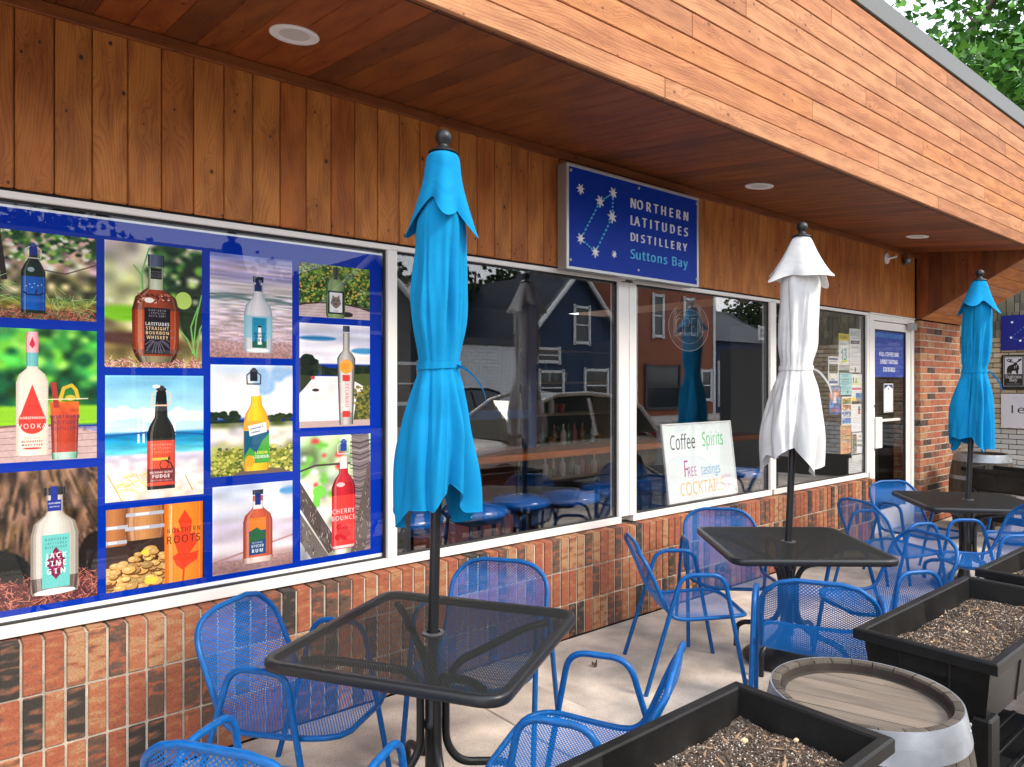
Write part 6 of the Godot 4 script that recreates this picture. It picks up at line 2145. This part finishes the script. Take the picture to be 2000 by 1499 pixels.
func make_chair(label: String) -> Node3D:
	var t := thing("mesh_armchair", label, "chair", Vector3.ZERO, 0, "blue mesh armchairs around the patio tables")
	# side profile of the shell from the front lip to the top of the back
	var prof := smooth([Vector3(0, 0.392, 0.285), Vector3(0, 0.412, 0.255), Vector3(0, 0.416, 0.18), Vector3(0, 0.404, 0.0), Vector3(0, 0.402, -0.10), Vector3(0, 0.420, -0.155), Vector3(0, 0.475, -0.195), Vector3(0, 0.63, -0.262), Vector3(0, 0.795, -0.335)], 56)
	var n := prof.size() - 1
	var arc := [0.0]
	for i in n:
		arc.append(arc[i] + prof[i].distance_to(prof[i + 1]))
	var total: float = arc[n]
	var half := func(s: float) -> float:
		var w := lerpf(0.268, 0.248, s / total)
		var rc := 0.15
		var d := minf(s, total - s)
		if d < rc:
			w = w - rc + sqrt(maxf(0.0, rc * rc - (rc - d) * (rc - d)))
		return w
	var pt := func(u: float, i: int) -> Vector3:
		var s: float = arc[i]
		var w: float = half.call(s)
		var p: Vector3 = prof[i]
		var x := (u * 2.0 - 1.0) * w
		var back := smoothstep(0.42, 0.66, s / total)
		var bow := 1.0 - (x / 0.265) * (x / 0.265)
		var tn: Vector3 = (prof[mini(i + 1, n)] - prof[maxi(i - 1, 0)]).normalized()
		var nn := Vector3(0, tn.z, -tn.y)
		return Vector3(x, p.y, p.z) + nn * bow * lerpf(0.018, 0.030, back) * smoothstep(0.0, 0.06, minf(s, total - s))
	var q := MB.new()
	q.sheet(18, n, func(u, v): return pt.call(u, roundi(v * n)), false, false, func(u, v):
		var i := roundi(v * n)
		return Vector2((u * 2.0 - 1.0) * half.call(arc[i]), arc[i]))
	part("mesh_shell", q.mesh(M.blue_mesh), t)
	var edge := []
	for i in n + 1:
		edge.append(pt.call(1.0, i))
	for i in range(n, -1, -1):
		edge.append(pt.call(0.0, i))
	var clean := []
	for p in edge:
		if clean.is_empty() or clean[-1].distance_to(p) > 0.006:
			clean.append(p)
	q = MB.new()
	q.tube(clean, 0.0115, 8, true)
	part("rim_tube", q.mesh(M.blue_paint), t)
	for sg in [-1.0, 1.0]:
		var x: float = sg * 0.290
		var pts := [Vector3(x + sg * 0.012, 0.0, -0.315), Vector3(x, 0.652, -0.115), Vector3(x, 0.652, 0.12), Vector3(x + sg * 0.012, 0.0, 0.245)]
		var f := fillet(pts, 0.075, 7)
		var mid := f.size() / 2
		q = MB.new()
		q.tube(f.slice(0, 9), 0.0125, 9)
		part("leg", q.mesh(M.blue_paint), t)
		q = MB.new()
		q.tube(f.slice(8, f.size() - 8), 0.0125, 9)
		part("armrest", q.mesh(M.blue_paint), t)
		q = MB.new()
		q.tube(f.slice(f.size() - 9, f.size()), 0.0125, 9)
		part("leg", q.mesh(M.blue_paint), t)
	return t

func make_umbrella(label: String, at: Vector3, lean: float, turn: float, cloth: Material, seed_: int, prof: Array, flap: Array, hem_drop: float) -> void:
	var t := thing("closed_umbrella", label, "umbrella", Vector3.ZERO, 0, "closed patio umbrellas through the tables")
	var d := Vector3(0.7667, 0, 0.642)
	var b := Basis(Vector3(d.z, 0, -d.x).normalized(), lean)
	t.basis = b
	t.position = at - b * Vector3(0, 0.73, 0)
	var top: float = flap[0].y + 0.012
	var q := MB.new()
	q.tube([Vector3(0, 0.06, 0), Vector3(0, top, 0)], 0.0205, 14)
	part("pole", q.mesh(M.black_paint), t)
	q = MB.new()
	q.lathe([Vector2(0.058, top - 0.012), Vector2(0.05, top - 0.002), Vector2(0.028, top + 0.008), Vector2(0.019, top + 0.018), Vector2(0.020, top + 0.024), Vector2(0.029, top + 0.034), Vector2(0.0335, top + 0.050), Vector2(0.029, top + 0.068), Vector2(0.016, top + 0.079), Vector2(0.0, top + 0.082)], 20)
	part("finial", q.mesh(mat(L(0.010, 0.011, 0.011), 0.45)), t)
	q = MB.new()
	q.lathe([Vector2(0.0, 0.0), Vector2(0.235, 0.0), Vector2(0.24, 0.012), Vector2(0.23, 0.03), Vector2(0.10, 0.065), Vector2(0.05, 0.08), Vector2(0.035, 0.16), Vector2(0.0, 0.16)], 32)
	part("base", q.mesh(M.black_paint), t)
	var ns := fnl(seed_, 1.0, 2)
	var interp := func(tab: Array, v: float) -> Vector2:
		var f := v * (tab.size() - 1)
		var i := mini(int(f), tab.size() - 2)
		var p0: Vector2 = tab[maxi(i - 1, 0)]
		var p1: Vector2 = tab[i]
		var p2: Vector2 = tab[i + 1]
		var p3: Vector2 = tab[mini(i + 2, tab.size() - 1)]
		return p1.cubic_interpolate(p2, p0, p3, f - i)
	var fold := func(a: float, v: float, deep: float) -> float:
		var w := a + 0.5 * sin(a * 2.0 + seed_) + 0.28 * sin(a * 3.0 + seed_ * 2.1) + (v - 0.5) * 0.35 * sin(a + seed_)
		var f1 := 0.5 + 0.5 * cos(w * 5.0 + seed_)
		var crease := 0.0
		for j in 6:
			var dd := absf(fposmod(a - 1.13 * j * j - seed_ + (v - 0.5) * (0.5 - 0.22 * j) + PI, TAU) - PI)
			crease = maxf(crease, exp(-pow(dd / 0.075, 2.0)) * (0.75 if j % 2 == 0 else 0.45))
		var k := ns.get_noise_3d(cos(a) * 1.3, sin(a) * 1.3, v * 2.2)
		return deep * (f1 * 0.85 - 0.62 + k * 0.5 - crease * 0.5)
	var radius := func(a: float, v: float) -> Vector2:
		var p: Vector2 = interp.call(prof, v)
		var tie := exp(-pow((v - 0.56) / 0.10, 2.0))
		var deep := lerpf(0.12, 0.42, smoothstep(0.1, 0.45, v)) * (1.0 - 0.62 * tie)
		if v > 0.6:
			deep = lerpf(deep, 0.40, smoothstep(0.6, 1.0, v))
		var r: float = p.x * (1.0 + fold.call(a + turn, v, deep) + 0.02)
		return Vector2(r, p.y)
	q = MB.new()
	q.sheet(180, 90, func(u, v):
		var a: float = u * TAU
		var p: Vector2 = radius.call(a, v)
		var e := smoothstep(0.62, 1.0, v)
		var zig := absf(fposmod(a * 5.0 / TAU + 0.21 * seed_ + 0.12 * sin(a * 2.0 + seed_), 1.0) * 2.0 - 1.0)
		var dy: float = hem_drop * e * (0.95 * (zig - 0.5) + 0.75 * sin(a * 2.0 + seed_ * 1.3 + turn))
		return Vector3(p.x * cos(a), p.y + dy, p.x * sin(a)), true)
	var canopy := part("canopy", q.mesh(cloth), t)
	# hem cord
	var hem := []
	for i in 180:
		hem.append(q.v[90 * 181 + i])
	q = MB.new()
	q.tube(hem, 0.0022, 5, true)
	part("hem", q.mesh(cloth), canopy)
	q = MB.new()
	q.sheet(140, 26, func(u, v):
		var a: float = u * TAU
		var p: Vector2 = interp.call(flap, v)
		var w := a + turn + 0.35 * sin(a * 2.0 + seed_)
		var f := 0.5 * cos(w * 4.0 + seed_ * 0.7) + 0.12 * sin(w * 7.0)
		var r: float = p.x * (1.0 + f * lerpf(0.06, 0.50, v * v) + 0.02)
		return Vector3(r * cos(a), p.y + v * v * (0.034 * sin(a * 2.0 + seed_) - 0.07 * f), r * sin(a)), true)
	var fl := part("vent_flap", q.mesh(cloth), t)
	hem = []
	for i in 140:
		hem.append(q.v[26 * 141 + i])
	q = MB.new()
	q.tube(hem, 0.0018, 5, true)
	part("hem", q.mesh(cloth), fl)
	# the tie: two turns and a loose tail
	q = MB.new()
	for s in [-1.0, 1.0]:
		q.sheet(72, 3, func(u, v):
			var a: float = u * TAU
			var vv: float = 0.56 + s * 0.006 * sin(a * 2.0 + s)
			var p: Vector2 = radius.call(a, vv)
			var base: Vector2 = interp.call(prof, 0.56)
			return Vector3((maxf(p.x, base.x * 0.92) + 0.005 + 0.002 * s) * cos(a), base.y + (0.5 - v) * 0.026 + s * 0.006 * sin(a + 1.0), (maxf(p.x, base.x * 0.92) + 0.005 + 0.002 * s) * sin(a)), true)
	var bp: Vector2 = interp.call(prof, 0.56)
	var e0 := d * bp.x * 0.95 + Vector3(-0.3, 0, 0.36) * bp.x + Vector3.UP * bp.y
	var tail := smooth([e0, e0 + d * 0.045 + Vector3(0, -0.02, 0), e0 + d * 0.085 + Vector3(0.01, -0.085, 0.01), e0 + d * 0.105 + Vector3(0.0, -0.15, 0.02)], 14)
	q.sheet(1, 14, func(u, v):
		var i := roundi(v * 14)
		return tail[i] + Vector3(-0.4, 0.5, 0.5) * (u - 0.5) * 0.022, false)
	part("tie_strap", q.mesh(cloth), t)

func build_patio() -> void:
	var T1 := Vector3(1.555, 0, 1.082)
	var T2 := Vector3(4.126, 0, 1.133)
	var T3 := Vector3(6.76, 0, 1.274)
	var t := make_table("nearest black mesh table, its top seen through to chairs")
	t.position = T1
	t.rotation.y = deg_to_rad(30)
	copy_of(t, "middle black mesh table with the white umbrella", T2, deg_to_rad(49))
	copy_of(t, "farthest black mesh table, by the shop door", T3, deg_to_rad(40))
	var P := [[1.206, 0.656, 34, "blue mesh armchair left of the nearest table, facing right against the bricks"],
		[0.849, 1.399, 124, "blue mesh armchair at the bottom left corner, its back to the camera"],
		[2.043, 0.76, -55, "blue mesh armchair behind the nearest table, pushed under it from the wall"],
		[1.78, 1.66, -150, "blue mesh armchair between the nearest table and the nearest planter"],
		[3.492, 0.854, 52, "blue mesh armchair seen from the side, left of the middle table"],
		[4.227, 0.644, -45, "blue mesh armchair behind the middle table, under the whiteboard window"],
		[3.45, 1.66, 118, "blue mesh armchair with its back to the camera, behind the near barrel"],
		[4.42, 1.56, -118, "blue mesh armchair right of the middle table, tucked behind a planter"],
		[5.909, 1.019, 66, "blue mesh armchair left of the farthest table, seen from behind"],
		[6.803, 0.873, -27, "blue mesh armchair closest to the shop door"],
		[6.02, 1.66, -130, "blue mesh armchair behind the third planter, only seat and arm showing"],
		[7.15, 1.62, -128, "blue mesh armchair at the right edge, right of the farthest table"]]
	var c0 := make_chair(P[0][3])
	for k in P.size():
		if k == 0:
			c0.position = Vector3(P[0][0], 0, P[0][1])
			c0.rotation.y = deg_to_rad(P[0][2])
		else:
			copy_of(c0, P[k][3], Vector3(P[k][0], 0, P[k][1]), deg_to_rad(P[k][2]))
	var V := func(rows: Array) -> Array:
		var o := []
		for r in rows:
			o.append(Vector2(r[1], r[0]))
		return o
	make_umbrella("nearest turquoise blue umbrella, closed and tied, over the nearest table", T1 + Vector3(0, 0.73, 0), 0.0207, 0.4, M.cloth_blue, 3,
		V.call([[2.44, 0.05], [2.33, 0.088], [2.20, 0.094], [2.05, 0.098], [1.92, 0.094], [1.775, 0.078], [1.68, 0.098], [1.55, 0.124], [1.40, 0.148], [1.225, 0.152]]),
		V.call([[2.595, 0.045], [2.575, 0.062], [2.50, 0.072], [2.42, 0.092], [2.335, 0.116]]), 0.085)
	make_umbrella("closed white umbrella standing through the middle table", T2 + Vector3(0, 0.73, 0), 0.044, 1.9, M.cloth_white, 5,
		V.call([[2.45, 0.05], [2.33, 0.110], [2.20, 0.110], [2.05, 0.106], [1.92, 0.100], [1.80, 0.088], [1.68, 0.120], [1.55, 0.152], [1.40, 0.172], [1.23, 0.168]]),
		V.call([[2.60, 0.035], [2.585, 0.055], [2.50, 0.092], [2.42, 0.128], [2.355, 0.160]]), 0.08)
	make_umbrella("farthest turquoise umbrella, closed, in front of the brick pier", T3 + Vector3(0, 0.73, 0), 0.053, 3.1, M.cloth_blue, 8,
		V.call([[2.42, 0.05], [2.32, 0.100], [2.18, 0.104], [2.02, 0.100], [1.90, 0.094], [1.81, 0.086], [1.68, 0.110], [1.52, 0.138], [1.36, 0.156], [1.21, 0.160]]),
		V.call([[2.56, 0.035], [2.545, 0.055], [2.46, 0.088], [2.39, 0.122], [2.335, 0.152]]), 0.075)
	# a few dry leaves and specks on the concrete
	var q := MB.new()
	q.sheet(4, 4, func(u, v): return Vector3((u - 0.5) * 0.05, 0.006 + 0.018 * sin(u * 5.0) * sin(v * 4.0 + 1.0) + 0.01, (v - 0.5) * 0.035 * (1.0 - absf(u - 0.5))), false)
	var lm := q.mesh(mat(L(0.10, 0.055, 0.03), 0.9))
	single("dry_leaf", lm, "curled dry leaf on the concrete in front of the nearest chairs", "leaf", Vector3(3.142, 0.002, 0.435), 0.5)
	single("dry_leaf", lm, "dry leaf by the foot of the middle table", "leaf", Vector3(3.62, 0.002, 1.18), 2.0)

func build_planters() -> void:
	var places := [[Vector3(1.395, 0, 2.382), 0.0, "nearest black planter box of bare soil, in the foreground"], [Vector3(3.335, 0, 2.395), 0.0, "second black planter box of bare soil, beside the barrel"], [Vector3(4.69, 0, 2.385), 0.0, "third black planter box, at the right edge"], [Vector3(9.095, 0, 1.115), deg_to_rad(-105), "far black planter box standing before the brick pier"]]
	var soil_lab := ["dark potting soil flecked white in the nearest planter", "potting soil with wood bits in the second planter", "potting soil in the third planter", "potting soil in the far planter"]
	var p0: Node3D
	for k in 4:
		if k == 0:
			p0 = make_planter(places[0][2])
			p0.position = places[0][0]
		else:
			copy_of(p0, places[k][2], places[k][0], places[k][1])
		var s := single("potting_soil", soil_mesh(30 + k), soil_lab[k], "soil", places[k][0], places[k][1])
		s.set_meta("kind", "stuff")
	var m := thing("ground_tray", "black ribbed plastic tray lying on the pavement at the right edge", "tray", Vector3(3.5, 0, 3.02))
	part("tray", boxm(Vector3(0, 0.012, 0), Vector3(1.4, 0.02, 0.5), M.black_plastic, 0.004), m)
	for k in 9:
		part("rib", boxm(Vector3(0, 0.026, -0.22 + k * 0.055), Vector3(1.38, 0.012, 0.022), M.black_plastic, 0.003), m)

func make_planter(label: String) -> Node3D:
	var t := thing("planter_box", label, "planter", Vector3.ZERO, 0, "raised black planter boxes along the street side")
	var hx := 0.585
	var hz := 0.238
	var lip := 0.034
	var yt := 0.77
	var q := MB.new()
	# the lip: four mitred, slightly rounded pieces in one ring
	var ring := func(o: float, y: float) -> Array:
		return [Vector3(-hx + o, y, -hz + o), Vector3(hx - o, y, -hz + o), Vector3(hx - o, y, hz - o), Vector3(-hx + o, y, hz - o)]
	var rows := [ring.call(0.012, yt - 0.045), ring.call(0.0, yt - 0.040), ring.call(0.0, yt - 0.006), ring.call(0.006, yt), ring.call(lip - 0.004, yt - 0.002), ring.call(lip, yt - 0.008)]
	for r in rows.size() - 1:
		for k in 4:
			q.quad(rows[r][(k + 1) % 4], rows[r][k], rows[r + 1][k], rows[r + 1][(k + 1) % 4])
	part("rim", q.mesh(M.black_plastic), t)
	# walls: outside and inside skins
	var outer := [ring.call(0.030, yt - 0.040), ring.call(0.052, yt - 0.235), ring.call(0.070, yt - 0.25)]
	var inner := [ring.call(lip, yt - 0.008), ring.call(0.060, yt - 0.20)]
	for k in 4:
		q = MB.new()
		for r in outer.size() - 1:
			q.quad(outer[r + 1][(k + 1) % 4], outer[r + 1][k], outer[r][k], outer[r][(k + 1) % 4])
		q.quad(inner[0][(k + 1) % 4], inner[0][k], inner[1][k], inner[1][(k + 1) % 4])
		# ribs on the outside
		var a: Vector3 = outer[1][k]
		var b: Vector3 = outer[1][(k + 1) % 4]
		var a2: Vector3 = outer[0][k]
		var b2: Vector3 = outer[0][(k + 1) % 4]
		var nn := (b - a).cross(Vector3.UP).normalized()
		if nn.dot(a + b) < 0:
			nn = -nn
		for f in [0.3, 0.7]:
			q.tube([a.lerp(b, f) + nn * 0.0, a2.lerp(b2, f)], 0.006, 6)
		part("wall", q.mesh(M.black_plastic), t)
	part("bottom", boxm(Vector3(0, yt - 0.22, 0), Vector3(1.06, 0.02, 0.37), M.black_plastic), t)
	for sx in [-1.0, 1.0]:
		for sz in [-1.0, 1.0]:
			q = MB.new()
			q.box(Vector3(sx * 0.505, 0.42, sz * 0.178), Vector3(0.095, 0.28, 0.062), 0.008)
			q.box(Vector3(sx * 0.512, 0.165, sz * 0.180), Vector3(0.070, 0.33, 0.050), 0.006)
			q.box(Vector3(sx * 0.508, 0.292, sz * 0.179), Vector3(0.088, 0.02, 0.060), 0.005)
			part("leg", q.mesh(M.black_plastic), t)
	q = MB.new()
	q.box(Vector3(0, 0.205, 0), Vector3(0.98, 0.02, 0.33), 0.004)
	for k in 5:
		q.box(Vector3(0, 0.219, -0.14 + k * 0.07), Vector3(0.96, 0.012, 0.018), 0.003)
	part("lower_shelf", q.mesh(M.black_plastic), t)
	return t

func soil_mesh(seed_: int) -> ArrayMesh:
	var nz := fnl(seed_, 1.0, 4)
	var r := RandomNumberGenerator.new()
	r.seed = seed_
	var high := func(x: float, z: float) -> float:
		var e := minf(0.545 - absf(x), 0.198 - absf(z))
		return 0.672 + 0.028 * smoothstep(0.0, 0.12, e) + nz.get_noise_2d(x * 5.0, z * 5.0) * 0.018 + nz.get_noise_2d(x * 55.0, z * 55.0) * 0.008
	var q := MB.new()
	q.sheet(210, 76, func(u, v):
		var x: float = (u - 0.5) * 1.086
		var z: float = (v - 0.5) * 0.392
		return Vector3(x, high.call(x, z), z), false, true)
	var am := q.mesh(tmat(speckle(seed_, 256, L(0.085, 0.058, 0.040), 0.6, 0.8, 0.1), 0.95, Vector3(3, 1.2, 1)))
	var cols := [L(0.075, 0.05, 0.035), L(0.13, 0.085, 0.058), L(0.62, 0.56, 0.48), L(0.30, 0.19, 0.11)]
	for g in 4:
		q = MB.new()
		for i in [4200, 4200, 2600, 420][g]:
			var x := r.randf_range(-0.535, 0.535)
			var z := r.randf_range(-0.188, 0.188)
			var k: float = [r.randf_range(0.002, 0.0055), r.randf_range(0.0015, 0.004), r.randf_range(0.0014, 0.0036), r.randf_range(0.003, 0.006)][g]
			var st: float = [1.4, 1.6, 1.1, r.randf_range(2.0, 6.0)][g]
			var bs := Basis.from_euler(Vector3(r.randf_range(-0.5, 0.5), r.randf() * TAU, r.randf_range(-0.5, 0.5))) if g == 3 else Basis.from_euler(Vector3(r.randf() * TAU, r.randf() * TAU, r.randf() * TAU))
			var o := Vector3(x, high.call(x, z) + k * 0.4, z)
			var ax := bs * Vector3(k * st, 0, 0)
			var ay := bs * Vector3(0, k * (0.35 if g == 3 else 0.8), 0)
			var az := bs * Vector3(0, 0, k)
			var ends := [o + ax, o - ax]
			var mid := [o + ay + az * 0.3, o + az, o - ay, o - az * 0.9]
			for m in 4:
				q.tri(ends[0], mid[m], mid[(m + 1) % 4])
				q.tri(ends[1], mid[(m + 1) % 4], mid[m])
		q.surf(am, mat(cols[g], 0.95))
	q = MB.new()
	for i in 9:
		q.box(Vector3(r.randf_range(-0.5, 0.5), 0.706, r.randf_range(-0.17, 0.17)), Vector3(0.016, 0.009, 0.012) * r.randf_range(0.5, 1.3), 0.003)
	q.surf(am, mat(L(0.62, 0.46, 0.27), 0.9))
	return am

func build_barrels() -> void:
	var grey := wood_tex(71, L(0.34, 0.30, 0.25), L(0.15, 0.125, 0.10), L(0.07, 0.06, 0.05), L(0.45, 0.40, 0.34))
	M.barrel = []
	for q in [[0.56, 0.54, 0.52], [0.46, 0.44, 0.42], [0.64, 0.61, 0.58], [0.5, 0.47, 0.44]]:
		M.barrel.append(tmat(grey[0], 0.85, Vector3(5, 0.2857, 1), Color(q[0], q[1], q[2]).clamp()))
	M.head = []
	for q in [[1.02, 0.97, 0.93], [0.93, 0.88, 0.86], [1.1, 1.04, 0.99]]:
		var m := tmat(grey[0], 0.8, Vector3(5, 0.2857, 1), Color(q[0] * 0.74, q[1] * 0.74, q[2] * 0.74).clamp())
		M.head.append(m)
	M.galv = tmat(speckle(77, 256, L(0.27, 0.285, 0.31), 0.4, 0.05, 0.0), 0.5, Vector3(2, 2, 2))
	M.galv.metallic = 0.55
	make_barrel("weathered oak barrel with galvanised hoop, close in the foreground", Vector3(2.29, 0, 2.40), 0.735, 0.272, 0.315, 0.3)
	make_barrel("pale oak barrel standing by the brick pier", Vector3(9.66, 0, 0.50), 0.88, 0.275, 0.335, 1.0)

func make_barrel(label: String, at: Vector3, h: float, rh: float, rb: float, turn: float) -> void:
	var t := thing("barrel", label, "barrel", at, turn, "old oak barrels on the patio")
	var rad := func(y: float) -> float:
		var f := y / h * 2.0 - 1.0
		return rb - (rb - rh) * f * f
	var n := 24
	for k in n:
		var q := MB.new()
		var pr := []
		for i in 13:
			var y := h * i / 12.0
			pr.append(Vector2(rad.call(y), y))
		pr.append(Vector2(rh - 0.004, h + 0.002))
		pr.append(Vector2(rh - 0.026, h))
		pr.append(Vector2(rh - 0.030, h - 0.012))
		pr.append(Vector2(rh - 0.030, h - 0.06))
		var a0 := TAU * k / n
		q.lathe(pr, 4, Vector3.ZERO, a0 + 0.006, a0 + TAU / n - 0.006)
		var off := Vector2(rng.randf() * 3, rng.randf() * 2.5)
		for i in q.uv.size():
			q.uv[i] += off
		part("stave", q.mesh(M.barrel[rng.randi() % 4]), t)
	var q := MB.new()
	q.lathe([Vector2(rh - 0.045, 0.02), Vector2(rb - 0.03, h * 0.5), Vector2(rh - 0.012, h - 0.03)], 32)
	var core := part("core", q.mesh(M.dark_gap), t)
	var yh := h - 0.036
	var R := rh - 0.0305
	var w := R * 2.0 / 7.0
	for k in 7:
		var x0 := -R + k * w + 0.001
		var x1 := x0 + w - 0.002
		var pts := PackedVector2Array()
		for i in 9:
			var x := lerpf(x0, x1, i / 8.0)
			pts.append(Vector2(x, -sqrt(maxf(0.0, R * R - x * x))))
		for i in 9:
			var x := lerpf(x1, x0, i / 8.0)
			pts.append(Vector2(x, sqrt(maxf(0.0, R * R - x * x))))
		q = MB.new()
		q.prism(pts, -0.012, 0.0 + rng.randf_range(-0.0012, 0.0012))
		var off := Vector2(rng.randf(), rng.randf() * 2.8)
		for i in q.uv.size():
			q.uv[i] += off
		part("head_plank", q.mesh(M.head[rng.randi() % 3]), t, Transform3D(Basis(Vector3.RIGHT, -PI / 2), Vector3(0, yh, 0)))
	for e in [[h - 0.088, h + 0.001], [h * 0.66, h * 0.66 + 0.045], [h * 0.34 - 0.045, h * 0.34], [0.0, 0.075]]:
		q = MB.new()
		var r0: float = rad.call(e[0]) + 0.0025
		var r1: float = rad.call(minf(e[1], h)) + 0.0025
		q.lathe([Vector2(r0 - 0.004, e[0]), Vector2(r0, e[0]), Vector2((r0 + r1) / 2 + 0.0006, (e[0] + e[1]) / 2), Vector2(r1, e[1]), Vector2(r1 - 0.004, e[1])], 64)
		var hp := part("hoop", q.mesh(M.galv), t)
		q = MB.new()
		q.lathe([Vector2(0.006, 0), Vector2(0.005, 0.003), Vector2(0, 0.004)], 10)
		for j in 2:
			part("rivet", q.mesh(M.galv), hp, Transform3D(Basis(Vector3.RIGHT, PI / 2), Vector3(0.02 * (j - 0.5), (e[0] + e[1]) / 2 + 0.012 * (j - 0.5), (r0 + r1) / 2)))
	q = MB.new()
	q.lathe([Vector2(0.0, 0.0), Vector2(R, 0.0)], 32, Vector3(0, yh - 0.014, 0))
	part("head_backing", q.mesh(M.dark_gap), t)
	q = MB.new()
	q.lathe([Vector2(R + 0.0, h - 0.008), Vector2(R - 0.0015, yh + 0.004), Vector2(R - 0.012, yh + 0.0018)], 48)
	part("chime_stain", q.mesh(tmat(M.barrel[0].albedo_texture, 0.8, Vector3(5, 0.2857, 1), Color(0.36, 0.32, 0.29))), t)
